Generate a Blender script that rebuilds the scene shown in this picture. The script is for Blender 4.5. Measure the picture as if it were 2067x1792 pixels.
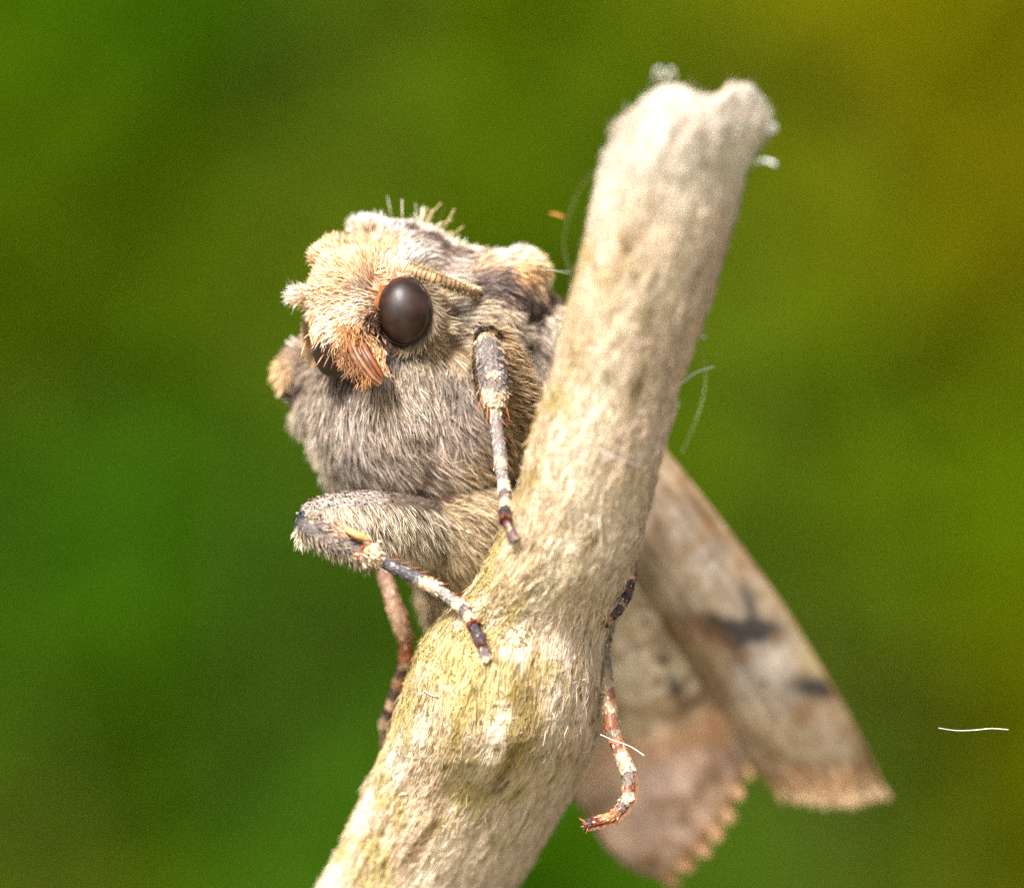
import bpy, bmesh, math
import numpy as np
from mathutils import Vector, Matrix

# ------------------------------------------------------------------ camera, world, sun, exposure
# one Blender unit stands for one millimetre of the macro subject
SC = bpy.context.scene
for o in list(bpy.data.objects):
    bpy.data.objects.remove(o)
D = 200.0
cam_data = bpy.data.cameras.new('camera')
cam = bpy.data.objects.new('camera', cam_data)
SC.collection.objects.link(cam)
cam.location = (0, -D, 0)
cam.rotation_euler = (math.radians(90), 0, 0)
cam_data.sensor_width = 360.0
cam_data.sensor_fit = 'HORIZONTAL'
cam_data.lens = 360.0 * D / 20.67
cam_data.clip_start = 1.0
cam_data.clip_end = 400000.0
cam_data.dof.use_dof = True
cam_data.dof.focus_distance = D + 0.25
APERTURE = 6.8
cam_data.dof.aperture_fstop = (cam_data.lens * 0.001) / APERTURE
cam_data.dof.aperture_blades = 0
SC.camera = cam

SUN_EL, SUN_AZ = math.radians(40), math.radians(-22)   # azimuth from behind the camera, towards its left
world = bpy.data.worlds.new('World')
SC.world = world
world.use_nodes = True
wn, wl = world.node_tree.nodes, world.node_tree.links
wn.clear()
sky = wn.new('ShaderNodeTexSky')
sky.sky_type = 'NISHITA'
sky.sun_disc = False
sky.sun_elevation = SUN_EL
sky.dust_density = 4.0
sky.air_density = 1.0
sky.ozone_density = 1.0
hs = wn.new('ShaderNodeHueSaturation')
hs.inputs['Saturation'].default_value = 0.25
bg = wn.new('ShaderNodeBackground')
bg.inputs['Strength'].default_value = 0.1
wo = wn.new('ShaderNodeOutputWorld')
wl.new(sky.outputs[0], hs.inputs['Color'])
wl.new(hs.outputs[0], bg.inputs[0])
wl.new(bg.outputs[0], wo.inputs[0])

sl = bpy.data.lights.new('sun', 'SUN')
sl.energy = 4.5
sl.angle = math.radians(14)
sl.color = (1.0, 0.96, 0.93)
sun = bpy.data.objects.new('sun', sl)
SC.collection.objects.link(sun)
to_sun = Vector((math.sin(SUN_AZ) * math.cos(SUN_EL), -math.cos(SUN_AZ) * math.cos(SUN_EL), math.sin(SUN_EL)))
sun.rotation_euler = to_sun.to_track_quat('Z', 'Y').to_euler()
sun.location = to_sun * 100
sky.sun_rotation = math.atan2(to_sun.x, to_sun.y)

SC.view_settings.view_transform = 'Standard'
SC.view_settings.look = 'None'
SC.view_settings.exposure = 0.98
SC.view_settings.gamma = 1.0
SC.view_settings.use_curve_mapping = False
SC.render.engine = 'CYCLES'
SC.cycles.use_denoising = False
SC.cycles.max_bounces = 5
SC.cycles.diffuse_bounces = 4
SC.cycles.transmission_bounces = 3
SC.cycles.use_adaptive_sampling = False

# ------------------------------------------------------------------ small helpers
rng = np.random.default_rng(7)


def S(r, g, b):
    """an 8-bit colour as a linear triple"""
    c = np.array([r, g, b], float) / 255.0
    return np.where(c <= 0.04045, c / 12.92, ((c + 0.055) / 1.055) ** 2.4)


def P(u, v, y=0.0):
    """point at depth y (mm behind the focal plane) seen at u, v of the 2067 x 1792 photograph"""
    u, v, y = np.asarray(u, float), np.asarray(v, float), np.asarray(y, float)
    k = (D + y) / D
    return np.stack(np.broadcast_arrays((u - 1033.5) / 100 * k, y, (896 - v) / 100 * k), -1)


def UV(p):
    k = (D + p[..., 1]) / D
    return p[..., 0] / k * 100 + 1033.5, 896 - p[..., 2] / k * 100


def norm(v):
    return v / np.maximum(np.linalg.norm(v, axis=-1, keepdims=True), 1e-9)


def _hash(ix, iy, iz, seed):
    h = (ix.astype(np.int64) * 374761393 + iy.astype(np.int64) * 668265263 + iz.astype(np.int64) * 2147483647 + seed * 974634777) & 0xFFFFFFFF
    h = ((h ^ (h >> 13)) * 1274126177) & 0xFFFFFFFF
    h = ((h ^ (h >> 16)) * 2246822519) & 0xFFFFFFFF
    return ((h ^ (h >> 15)) & 0xFFFFFF) / float(0xFFFFFF)


def noise(p, scale=1.0, seed=0):
    """smooth value noise in -1..1"""
    p = np.asarray(p, float) * scale
    i = np.floor(p).astype(np.int64)
    f = p - i
    f = f * f * (3 - 2 * f)
    out = 0
    for dx in (0, 1):
        for dy in (0, 1):
            for dz in (0, 1):
                w = (f[..., 0] if dx else 1 - f[..., 0]) * (f[..., 1] if dy else 1 - f[..., 1]) * (f[..., 2] if dz else 1 - f[..., 2])
                out = out + w * _hash(i[..., 0] + dx, i[..., 1] + dy, i[..., 2] + dz, seed)
    return out * 2 - 1


def fbm(p, scale, octs=3, seed=0):
    s, a, t = 0, 1.0, 0
    for k in range(octs):
        s = s + a * noise(p, scale * 2 ** k, seed + k * 17)
        t += a
        a *= 0.55
    return s / t


def crom(pts, n):
    """catmull-rom resample of a polyline of any dimension"""
    p = np.asarray(pts, float)
    p = np.vstack([2 * p[0] - p[1], p, 2 * p[-1] - p[-2]])
    m = len(p) - 3
    t = np.linspace(0, m - 1e-9, n)
    i = t.astype(int)
    f = (t - i)[:, None]
    a, b, c, d = p[i], p[i + 1], p[i + 2], p[i + 3]
    return 0.5 * (2 * b + (c - a) * f + (2 * a - 5 * b + 4 * c - d) * f ** 2 + (3 * b - a - 3 * c + d) * f ** 3)


class Geo:
    """collects vertices, faces and vertex colours of one mesh"""

    def __init__(s):
        s.v, s.c, s.f = [], [], []
        s.n = 0

    def add(s, verts, faces, cols):
        verts = np.asarray(verts, float).reshape(-1, 3)
        cols = np.broadcast_to(np.asarray(cols, float), (len(verts), 3))
        s.v.append(verts)
        s.c.append(cols)
        s.f.append(np.asarray(faces, np.int64) + s.n)
        s.n += len(verts)

    def build(s, name, mat, parent=None, smooth=True, extra=None):
        v = np.vstack(s.v)
        c = np.vstack(s.c)
        me = bpy.data.meshes.new(name)
        me.vertices.add(len(v))
        me.vertices.foreach_set('co', v.astype(np.float32).ravel())
        loops = np.concatenate([f.ravel() for f in s.f])
        sizes = np.concatenate([np.full(len(f), f.shape[1]) for f in s.f])
        starts = np.concatenate([[0], np.cumsum(sizes)[:-1]])
        me.loops.add(len(loops))
        me.loops.foreach_set('vertex_index', loops.astype(np.int32))
        me.polygons.add(len(sizes))
        me.polygons.foreach_set('loop_start', starts.astype(np.int32))
        me.polygons.foreach_set('loop_total', sizes.astype(np.int32))
        me.update(calc_edges=True)
        a = me.attributes.new('col', 'FLOAT_COLOR', 'POINT')
        rgba = np.concatenate([np.clip(c, 0, 1), np.ones((len(c), 1))], 1)
        a.data.foreach_set('color', rgba.astype(np.float32).ravel())
        if extra is not None:
            b = me.attributes.new('flow', 'FLOAT_VECTOR', 'POINT')
            b.data.foreach_set('vector', np.asarray(extra, np.float32).ravel())
        me.polygons.foreach_set('use_smooth', [smooth] * len(sizes))
        me.materials.append(mat)
        o = bpy.data.objects.new(name, me)
        SC.collection.objects.link(o)
        if parent:
            o.parent = parent
        return o


def grid_faces(nu, nv, wrap=False):
    i = np.arange(nu - 1)[:, None]
    j = np.arange(nv if wrap else nv - 1)[None, :]
    j2 = (j + 1) % nv
    return np.stack([i * nv + j, i * nv + j2, (i + 1) * nv + j2, (i + 1) * nv + j], -1).reshape(-1, 4)


def frames(c):
    """tangent, normal, binormal along a path"""
    t = norm(np.gradient(c, axis=0))
    ref = np.array([0, -1.0, 0.01])
    n = np.zeros_like(c)
    cur = norm(ref - t[0] * (ref @ t[0]))
    for k in range(len(c)):
        cur = norm(cur - t[k] * (cur @ t[k]))
        n[k] = cur
    return t, n, np.cross(t, n)


def tube(g, path, colfn, nu=40, nv=14, flat=1.0, caps=True, bump=None):
    """path rows x,y,z,r ; colfn(t, angle, points) gives colours"""
    q = crom(path, nu)
    c, r = q[:, :3], np.maximum(q[:, 3], 1e-3)
    t, n, b = frames(c)
    if caps:
        u = np.linspace(0, 1, nu)
        e = 0.5 * nu / nu
        L = np.linalg.norm(np.diff(c, axis=0), axis=1).sum()
        d = np.minimum(u, 1 - u) * L
        r = r * np.sqrt(np.clip(1 - (1 - np.clip(d / (0.5 * r), 0, 1)) ** 2, 0.001, 1))
    a = np.linspace(0, 2 * np.pi, nv, endpoint=False)
    rr = r[:, None] * np.ones(nv)[None, :]
    if bump is not None:
        rr = rr * bump(np.linspace(0, 1, nu)[:, None], a[None, :])
    pts = c[:, None] + rr[..., None] * (np.cos(a)[None, :, None] * n[:, None] * flat + np.sin(a)[None, :, None] * b[:, None])
    T = np.broadcast_to(np.linspace(0, 1, nu)[:, None], rr.shape)
    A = np.broadcast_to(a[None, :], rr.shape)
    g.add(pts.reshape(-1, 3), grid_faces(nu, nv, True), colfn(T.ravel(), A.ravel(), pts.reshape(-1, 3)))
    return q


TS = np.array([0, .34, .7, 1.0])


def ribbons(g, root, d, nrm, L, W, c0, c1, bend=0.25, roll=0.5, shape=(.6, 1, .75, .08), sink=0.0, jit=0.0, lit=0.0):
    """hair scales: narrow tapered blades leaving root along d, flat side towards nrm"""
    N = len(root)
    L = np.broadcast_to(np.asarray(L, float), (N,))[:, None]
    W = np.broadcast_to(np.asarray(W, float), (N,))
    d = norm(d)
    s = norm(np.cross(d, nrm))
    up = np.cross(s, d)
    al = (rng.normal(0, roll, N))[:, None]
    s = s * np.cos(al) + up * np.sin(al)
    bd = np.broadcast_to(np.asarray(bend, float), (N,))[:, None]
    side = rng.normal(0, 0.09, N)[:, None]
    V = np.zeros((N, 8, 3))
    C = np.zeros((N, 8, 3))
    c0 = np.broadcast_to(c0, (N, 3))
    c1 = np.broadcast_to(c1, (N, 3))
    for k, t in enumerate(TS):
        ctr = root - nrm * sink + d * L * t - up * (bd * L * t * t) + np.cross(nrm, d) * (side * L * t * t)
        w = (W * shape[k] * 0.5)[:, None]
        V[:, 2 * k] = ctr - s * w
        V[:, 2 * k + 1] = ctr + s * w
        m = min(1.0, t ** 0.8)
        cc = c0 * (1 - m) + c1 * m
        C[:, 2 * k] = cc
        C[:, 2 * k + 1] = cc
    base = (np.arange(N) * 8)[:, None, None]
    q = np.array([[0, 1, 3, 2], [2, 3, 5, 4], [4, 5, 7, 6]])[None]
    g.add(V.reshape(-1, 3), (base + q).reshape(-1, 4), C.reshape(-1, 3))


def mesh_arrays(me):
    n = len(me.vertices)
    v = np.zeros(n * 3, np.float32)
    me.vertices.foreach_get('co', v)
    vn = np.zeros(n * 3, np.float32)
    me.vertices.foreach_get('normal', vn)
    me.calc_loop_triangles()
    t = np.zeros(len(me.loop_triangles) * 3, np.int32)
    me.loop_triangles.foreach_get('vertices', t)
    return v.reshape(-1, 3).astype(float), vn.reshape(-1, 3).astype(float), t.reshape(-1, 3)


def sample(v, vn, tri, N, weight=None):
    a, b, c = v[tri[:, 0]], v[tri[:, 1]], v[tri[:, 2]]
    area = np.linalg.norm(np.cross(b - a, c - a), axis=1)
    if weight is not None:
        area = area * weight((a + b + c) / 3, norm(vn[tri[:, 0]]))
    k = rng.choice(len(tri), N, p=area / area.sum())
    r1, r2 = np.sqrt(rng.random(N)), rng.random(N)
    w = np.stack([1 - r1, r1 * (1 - r2), r1 * r2], 1)[..., None]
    T = tri[k]
    return (v[T] * w).sum(1), norm((vn[T] * w).sum(1))


# ------------------------------------------------------------------ materials
def new_mat(name):
    m = bpy.data.materials.new(name)
    m.use_nodes = True
    nt = m.node_tree
    nt.nodes.clear()
    out = nt.nodes.new('ShaderNodeOutputMaterial')
    return m, nt, out


def attr_mat(name, rough=0.6, spec=0.25, trans=0.0, noise_scale=9.0, noise_amt=0.15, bump=0.0, bump_scale=60.0, metallic=0.0, coat=0.0, sheen=0.0):
    m, nt, out = new_mat(name)
    N, Lk = nt.nodes, nt.links
    at = N.new('ShaderNodeAttribute')
    at.attribute_name = 'col'
    tc = N.new('ShaderNodeTexCoord')
    nz = N.new('ShaderNodeTexNoise')
    nz.inputs['Scale'].default_value = noise_scale
    nz.inputs['Detail'].default_value = 3
    Lk.new(tc.outputs['Object'], nz.inputs['Vector'])
    mp = N.new('ShaderNodeMapRange')
    mp.inputs['From Min'].default_value = 0.3
    mp.inputs['From Max'].default_value = 0.7
    mp.inputs['To Min'].default_value = 1 - noise_amt
    mp.inputs['To Max'].default_value = 1 + noise_amt
    Lk.new(nz.outputs['Fac'], mp.inputs['Value'])
    mx = N.new('ShaderNodeVectorMath')
    mx.operation = 'SCALE'
    Lk.new(at.outputs['Color'], mx.inputs[0])
    Lk.new(mp.outputs[0], mx.inputs['Scale'])
    p = N.new('ShaderNodeBsdfPrincipled')
    p.inputs['Roughness'].default_value = rough
    p.inputs['Specular IOR Level'].default_value = spec
    p.inputs['Metallic'].default_value = metallic
    p.inputs['Coat Weight'].default_value = coat
    p.inputs['Sheen Weight'].default_value = sheen
    Lk.new(mx.outputs[0], p.inputs['Base Color'])
    if bump > 0:
        bn = N.new('ShaderNodeTexNoise')
        bn.inputs['Scale'].default_value = bump_scale
        Lk.new(tc.outputs['Object'], bn.inputs['Vector'])
        bp = N.new('ShaderNodeBump')
        bp.inputs['Strength'].default_value = bump
        bp.inputs['Distance'].default_value = 0.02
        Lk.new(bn.outputs['Fac'], bp.inputs['Height'])
        Lk.new(bp.outputs[0], p.inputs['Normal'])
    if trans > 0:
        tr = N.new('ShaderNodeBsdfTranslucent')
        Lk.new(mx.outputs[0], tr.inputs['Color'])
        ms = N.new('ShaderNodeMixShader')
        ms.inputs[0].default_value = trans
        Lk.new(p.outputs[0], ms.inputs[1])
        Lk.new(tr.outputs[0], ms.inputs[2])
        Lk.new(ms.outputs[0], out.inputs[0])
    else:
        Lk.new(p.outputs[0], out.inputs[0])
    return m


M_FUR = attr_mat('moth_fur', rough=0.55, spec=0.3, trans=0.28, noise_amt=0.1)
M_SKIN = attr_mat('moth_skin', rough=0.8, spec=0.1)
M_SCALE = attr_mat('leg_scales', rough=0.45, spec=0.35, trans=0.08, noise_scale=30)
M_CHITIN = attr_mat('chitin', rough=0.38, spec=0.45, noise_scale=12, noise_amt=0.2, bump=0.2)
M_WING = attr_mat('wing_scales', rough=0.65, spec=0.2, trans=0.3, noise_scale=6, noise_amt=0.1, bump=0.3, bump_scale=40)
M_FRINGE = attr_mat('wing_fringe', rough=0.7, spec=0.1, trans=0.25)
M_LEAF = attr_mat('leaf', rough=0.8, spec=0.03, trans=0.3, noise_scale=0.3, noise_amt=0.12)
M_SILK = attr_mat('silk', rough=0.3, spec=0.4, trans=0.12, noise_amt=0.05)
M_FUZZ = attr_mat('plant_fuzz', rough=0.6, spec=0.2, trans=0.3, noise_amt=0.1)


def eye_mat():
    m, nt, out = new_mat('compound_eye')
    N, Lk = nt.nodes, nt.links
    p = N.new('ShaderNodeBsdfPrincipled')
    tc = N.new('ShaderNodeTexCoord')
    nz = N.new('ShaderNodeTexNoise')
    nz.inputs['Scale'].default_value = 3.2
    nz.inputs['Detail'].default_value = 4
    Lk.new(tc.outputs['Object'], nz.inputs['Vector'])
    cr = N.new('ShaderNodeValToRGB')
    cr.color_ramp.elements[0].position = 0.35
    cr.color_ramp.elements[0].color = (0.011, 0.004, 0.003, 1)
    cr.color_ramp.elements[1].position = 0.7
    cr.color_ramp.elements[1].color = (0.034, 0.015, 0.009, 1)
    Lk.new(nz.outputs['Fac'], cr.inputs[0])
    Lk.new(cr.outputs[0], p.inputs['Base Color'])
    vo = N.new('ShaderNodeTexVoronoi')
    vo.inputs['Scale'].default_value = 48.0
    vo.inputs['Randomness'].default_value = 0.12
    Lk.new(tc.outputs['Object'], vo.inputs['Vector'])
    bp = N.new('ShaderNodeBump')
    bp.inputs['Strength'].default_value = 0.12
    bp.inputs['Distance'].default_value = 0.012
    bp.invert = True
    Lk.new(vo.outputs['Distance'], bp.inputs['Height'])
    Lk.new(bp.outputs[0], p.inputs['Normal'])
    # a dusting of fine grey bloom and stray scale dust in patches
    n2 = N.new('ShaderNodeTexNoise')
    n2.inputs['Scale'].default_value = 2.4
    n2.inputs['Detail'].default_value = 8
    n2.inputs['Roughness'].default_value = 0.7
    n2.inputs['Distortion'].default_value = 0.8
    Lk.new(tc.outputs['Object'], n2.inputs['Vector'])
    mr = N.new('ShaderNodeMapRange')
    mr.inputs['From Min'].default_value = 0.45
    mr.inputs['From Max'].default_value = 0.75
    mr.inputs['To Min'].default_value = 0.4
    mr.inputs['To Max'].default_value = 0.6
    Lk.new(n2.outputs['Fac'], mr.inputs['Value'])
    Lk.new(mr.outputs[0], p.inputs['Roughness'])
    p.inputs['Specular IOR Level'].default_value = 0.42
    Lk.new(p.outputs[0], out.inputs[0])
    return m


M_EYE = eye_mat()


def branch_mat():
    m, nt, out = new_mat('dead_stem')
    N, Lk = nt.nodes, nt.links
    p = N.new('ShaderNodeBsdfPrincipled')
    col = N.new('ShaderNodeAttribute')
    col.attribute_name = 'col'
    fl = N.new('ShaderNodeAttribute')
    fl.attribute_name = 'flow'
    n1 = N.new('ShaderNodeTexNoise')
    n1.inputs['Scale'].default_value = 19.0
    n1.inputs['Detail'].default_value = 7
    n1.inputs['Roughness'].default_value = 0.65
    vm = N.new('ShaderNodeVectorMath')
    vm.operation = 'MULTIPLY'
    vm.inputs[1].default_value = (1.0, 1.0, 0.5)
    Lk.new(fl.outputs['Vector'], vm.inputs[0])
    Lk.new(vm.outputs[0], n1.inputs['Vector'])
    r1 = N.new('ShaderNodeMapRange')
    r1.inputs['From Min'].default_value = 0.32
    r1.inputs['From Max'].default_value = 0.68
    r1.inputs['To Min'].default_value = 0.55
    r1.inputs['To Max'].default_value = 1.28
    Lk.new(n1.outputs['Fac'], r1.inputs['Value'])
    sc = N.new('ShaderNodeVectorMath')
    sc.operation = 'SCALE'
    Lk.new(col.outputs['Color'], sc.inputs[0])
    Lk.new(r1.outputs[0], sc.inputs['Scale'])
    Lk.new(sc.outputs[0], p.inputs['Base Color'])
    n2 = N.new('ShaderNodeTexNoise')
    n2.inputs['Scale'].default_value = 26.0
    n2.inputs['Detail'].default_value = 5
    Lk.new(vm.outputs[0], n2.inputs['Vector'])
    bp = N.new('ShaderNodeBump')
    bp.inputs['Strength'].default_value = 1.0
    bp.inputs['Distance'].default_value = 0.05
    Lk.new(n2.outputs['Fac'], bp.inputs['Height'])
    Lk.new(bp.outputs[0], p.inputs['Normal'])
    p.inputs['Roughness'].default_value = 0.75
    p.inputs['Specular IOR Level'].default_value = 0.2
    Lk.new(p.outputs[0], out.inputs[0])
    return m


M_BRANCH = branch_mat()


def soil_mat():
    m, nt, out = new_mat('meadow_soil')
    N, Lk = nt.nodes, nt.links
    p = N.new('ShaderNodeBsdfPrincipled')
    tc = N.new('ShaderNodeTexCoord')
    n1 = N.new('ShaderNodeTexNoise')
    n1.inputs['Scale'].default_value = 0.01
    n1.inputs['Detail'].default_value = 8
    Lk.new(tc.outputs['Object'], n1.inputs['Vector'])
    cr = N.new('ShaderNodeValToRGB')
    cr.color_ramp.elements[0].position = 0.35
    cr.color_ramp.elements[0].color = (0.07, 0.07, 0.03, 1)
    cr.color_ramp.elements[1].position = 0.65
    cr.color_ramp.elements[1].color = (0.17, 0.16, 0.08, 1)
    Lk.new(n1.outputs['Fac'], cr.inputs[0])
    Lk.new(cr.outputs[0], p.inputs['Base Color'])
    p.inputs['Roughness'].default_value = 0.9
    Lk.new(p.outputs[0], out.inputs[0])
    return m


def tag(o, label=None, cat=None, group=None, kind=None):
    if label:
        o['label'] = label
    if cat:
        o['category'] = cat
    if group:
        o['group'] = group
    if kind:
        o['kind'] = kind
    return o


# ------------------------------------------------------------------ ground
GZ = -330.0
g = Geo()
R = 150000.0
xs = np.concatenate([-np.geomspace(R, 200, 24), np.linspace(-150, 150, 7), np.geomspace(200, R, 24)])
X, Y = np.meshgrid(xs, xs, indexing='ij')
Z = GZ + 6 * noise(np.stack([X, Y, X * 0], -1), 0.01) * (np.abs(X) < 3000) * (np.abs(Y) < 3000)
g.add(np.stack([X, Y, Z], -1).reshape(-1, 3), grid_faces(len(xs), len(xs)), (0.1, 0.1, 0.05))
tag(g.build('ground', soil_mat()), kind='structure')

# ------------------------------------------------------------------ background foliage: plants of green and of yellow-green leaves
CG_U = np.array([0, 250, 500, 850, 1200, 1500, 1750, 2050.])
CG_V = np.array([60, 300, 600, 850, 1120, 1380, 1600, 1780.])
CG = np.array([
    [(81, 111, 2), (56, 99, 2), (71, 107, 3), (93, 114, 3), (86, 114, 3), (117, 121, 1), (133, 127, 1), (107, 109, 1)],
    [(89, 111, 2), (60, 101, 2), (79, 103, 4), (83, 104, 5), (83, 107, 3), (102, 115, 2), (127, 121, 3), (120, 111, 4)],
    [(102, 119, 1), (81, 107, 3), (85, 97, 8), (79, 97, 5), (79, 101, 3), (89, 113, 2), (120, 119, 3), (114, 111, 4)],
    [(97, 117, 1), (58, 101, 3), (62, 97, 4), (67, 97, 4), (75, 101, 3), (89, 111, 2), (89, 114, 2), (79, 101, 4)],
    [(56, 103, 3), (56, 105, 4), (60, 99, 4), (60, 93, 4), (71, 99, 3), (83, 111, 2), (91, 115, 2), (97, 113, 2)],
    [(63, 105, 2), (67, 105, 3), (64, 93, 8), (60, 91, 6), (63, 101, 3), (87, 109, 2), (100, 113, 1), (110, 113, 1)],
    [(86, 111, 2), (75, 107, 2), (58, 97, 3), (54, 97, 3), (62, 101, 3), (62, 103, 3), (83, 101, 4), (110, 113, 2)],
    [(110, 115, 4), (89, 109, 4), (58, 103, 2), (56, 101, 2), (64, 101, 2), (64, 101, 3), (75, 93, 6), (108, 111, 4)],
], float)
CG = np.where(CG / 255 <= 0.04045, CG / 255 / 12.92, ((CG / 255 + 0.055) / 1.055) ** 2.4)


def sample_grid(u, v):
    fi = np.interp(v, CG_V, np.arange(len(CG_V)))
    fj = np.interp(u, CG_U, np.arange(len(CG_U)))
    i, j = np.minimum(fi.astype(int), len(CG_V) - 2), np.minimum(fj.astype(int), len(CG_U) - 2)
    a, b = (fi - i)[:, None], (fj - j)[:, None]
    return (CG[i, j] * (1 - a) + CG[i + 1, j] * a) * (1 - b) + (CG[i, j + 1] * (1 - a) + CG[i + 1, j + 1] * a) * b


def foliage(name, N, y0, y1, label, keep):
    # leaves spread evenly over a bank of plants
    g = Geo()
    nx = int(math.sqrt(N * 680 / 350))
    nz = N // nx
    N = nx * nz
    ij = rng.permutation(N)
    x = -340 + (ij % nx + rng.random(N)) * 680 / nx
    z = -190 + (ij // nx + rng.random(N)) * 350 / nz
    y = rng.uniform(y0, y1, N)
    k = (D + y) / D
    u = x / k * 100 + 1033.5
    u = 2067 - np.abs((u % 4134) - 2067)          # the same plants again to either side
    v = np.clip(896 - z / k * 100, 0, 1792)
    c = sample_grid(u, v)
    m = keep(c)
    x, y, z, c = x[m], y[m], z[m], c[m]
    n = len(x)
    root = np.stack([x, y, z], 1)
    az = rng.uniform(0, 2 * np.pi, n)
    d = norm(np.stack([np.cos(az), np.sin(az) * .6, rng.uniform(-.5, 1.0, n)], 1))
    nr = norm(np.stack([rng.normal(0, .45, n), -1.0 + rng.normal(0, .3, n), .9 + rng.normal(0, .4, n)], 1))
    c = c * np.where(c[:, :1] > .12, np.array([[.9, .97, 1.]]), 1.0) * LEAF_GAIN * rng.uniform(.85, 1.15, (n, 1))
    ribbons(g, root, d, nr, rng.uniform(7, 12, n), rng.uniform(4, 7, n), c * .9, c * 1.1, bend=.3, shape=(.25, 1, .8, .05))
    # stems
    ns = 120
    sx = rng.uniform(-340, 340, ns)
    sy = rng.uniform(y0, y1, ns)
    for a, b in zip(sx, sy):
        h = rng.uniform(230, 460)
        tube(g, [(a, b, GZ, 1.6), (a + rng.normal(0, 12), b, GZ + h / 2, 1.3), (a + rng.normal(0, 25), b, GZ + h, .6)],
             lambda t, an, p: np.array([.09, .12, .02]), nu=5, nv=5, caps=False)
    return tag(g.build(name, M_LEAF), label, kind='stuff')


LEAF_GAIN = 0.86
foliage('green_foliage', 52000, 560, 640, 'mass of mid green and dark green leaves, blurred, growing behind the branch', lambda c: c[:, 0] < 0.095)
foliage('yellow_foliage', 52000, 560, 640, 'mass of yellow-green and olive leaves, blurred, growing behind the moth', lambda c: c[:, 0] >= 0.095)
foliage('hedge_foliage', 26000, 645, 690, 'deeper layer of blurred leaves filling the gaps of the plants in front', lambda c: c[:, 0] > -1)

# ------------------------------------------------------------------ branch
# v, left u, right u, centre depth
BR = np.array([
    (205, 1237, 1548, -6.38), (265, 1235, 1546, -6.08), (350, 1212, 1506, -5.55), (500, 1182, 1466, -4.71), (600, 1155, 1440, -4.03),
    (700, 1128, 1402, -3.42), (800, 1100, 1366, -2.74), (900, 1066, 1342, -2.13), (1000, 1040, 1316, -1.48), (1100, 1002, 1288, -0.76),
    (1160, 968, 1262, -0.30), (1200, 938, 1240, 0.10), (1250, 882, 1224, 0.75), (1300, 846, 1214, 1.25), (1400, 816, 1212, 1.70),
    (1500, 782, 1203, 2.00), (1560, 756, 1184, 2.50), (1600, 738, 1156, 2.90), (1700, 690, 1098, 3.70), (1792, 642, 1042, 4.40), (1900, 588, 975, 5.00),
    (2200, 430, 800, 7.00), (3000, 100, 430, 12.00), (6000, -700, -340, 20.00), (12000, -1100, -640, 20.00), (34500, -900, -200, 20.00)], float)


def branch_at(v):
    l, r, y = (np.interp(v, BR[:, 0], BR[:, k]) for k in (1, 2, 3))
    return l, r, y


def branch_front(u, v):
    """depth of the front of the stem at u, v"""
    l, r, y = branch_at(v)
    c, h = (l + r) / 2, (r - l) / 2
    s = np.clip((u - c) / h, -.98, .98)
    return y - h / 100 * .92 * np.sqrt(1 - s * s) - knob(u, v)


def knob(u, v):
    return 0.62 * np.exp(-(((u - 1010) / 190) ** 2 + ((v - 1420) / 130) ** 2) ** 1.6)


NB = 320
v_fine = np.concatenate([np.linspace(205, 1900, 760), np.geomspace(1910, 34500, 60)])
sm = [np.convolve(np.pad(np.interp(v_fine[:760], BR[:, 0], BR[:, k]), 12, 'edge'), np.hanning(25) / np.hanning(25).sum(), 'valid') for k in (1, 2, 3)]
rows = [np.concatenate([sm[k], np.interp(v_fine[760:], BR[:, 0], BR[:, k + 1])]) for k in range(3)]
lft, rgt, dep = rows
ang = np.linspace(0, 2 * np.pi, NB, endpoint=False)
cu, hu = (lft + rgt) / 2, (rgt - lft) / 2
uu = cu[:, None] + hu[:, None] * np.sin(ang)[None]
vv = np.repeat(v_fine[:, None], NB, 1)
front = np.cos(ang)[None]
yy = dep[:, None] - hu[:, None] / 100 * .92 * front
# the broken top: sloped at the left, dished in the middle, a rounded lobe at the right
top_rim = np.interp(uu, [1237, 1262, 1300, 1328, 1352, 1375, 1400, 1425, 1448, 1466, 1484, 1502, 1522, 1538, 1548],
                    [262, 236, 203, 180, 172, 176, 188, 197, 202, 190, 172, 168, 178, 202, 240]) + 4 * noise(np.stack([uu / 14, yy * 2, 0 * uu], -1))
edge = np.clip((345 - vv) / 140, 0, 1) ** 1.3
vv2 = vv + edge * (top_rim - 205)
pts = P(uu, vv2, yy)
flow_r = hu[:, None] / 100
flow = np.stack([np.sin(ang)[None] * flow_r, np.cos(ang)[None] * flow_r, np.repeat(-v_fine[:, None] / 100 * .36, NB, 1)], -1)
nr = norm(np.stack([np.broadcast_to(np.sin(ang)[None], uu.shape), -np.broadcast_to(np.cos(ang)[None], uu.shape), 0 * uu], -1))
disp = .09 * fbm(flow, .9, 2, 3) + .075 * fbm(flow, 3.0, 3, 11) + .035 * np.abs(fbm(flow * np.array([1, 1, 2.0]), 9, 3, 23)) + .02 * fbm(pts, 7, 2, 31)
kn = knob(uu, vv) * (front > 0) * np.clip(front * 2, 0, 1)
ridge = .16 * np.exp(-((vv - 1545 + .0009 * (uu - 1010) ** 2) / 22) ** 2) * np.clip(1 - np.abs(uu - 1000) / 220, 0, 1) * np.clip(front, 0, 1)
pts = pts + nr * disp[..., None] + np.array([0, -1.0, 0]) * (kn + ridge)[..., None]

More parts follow.
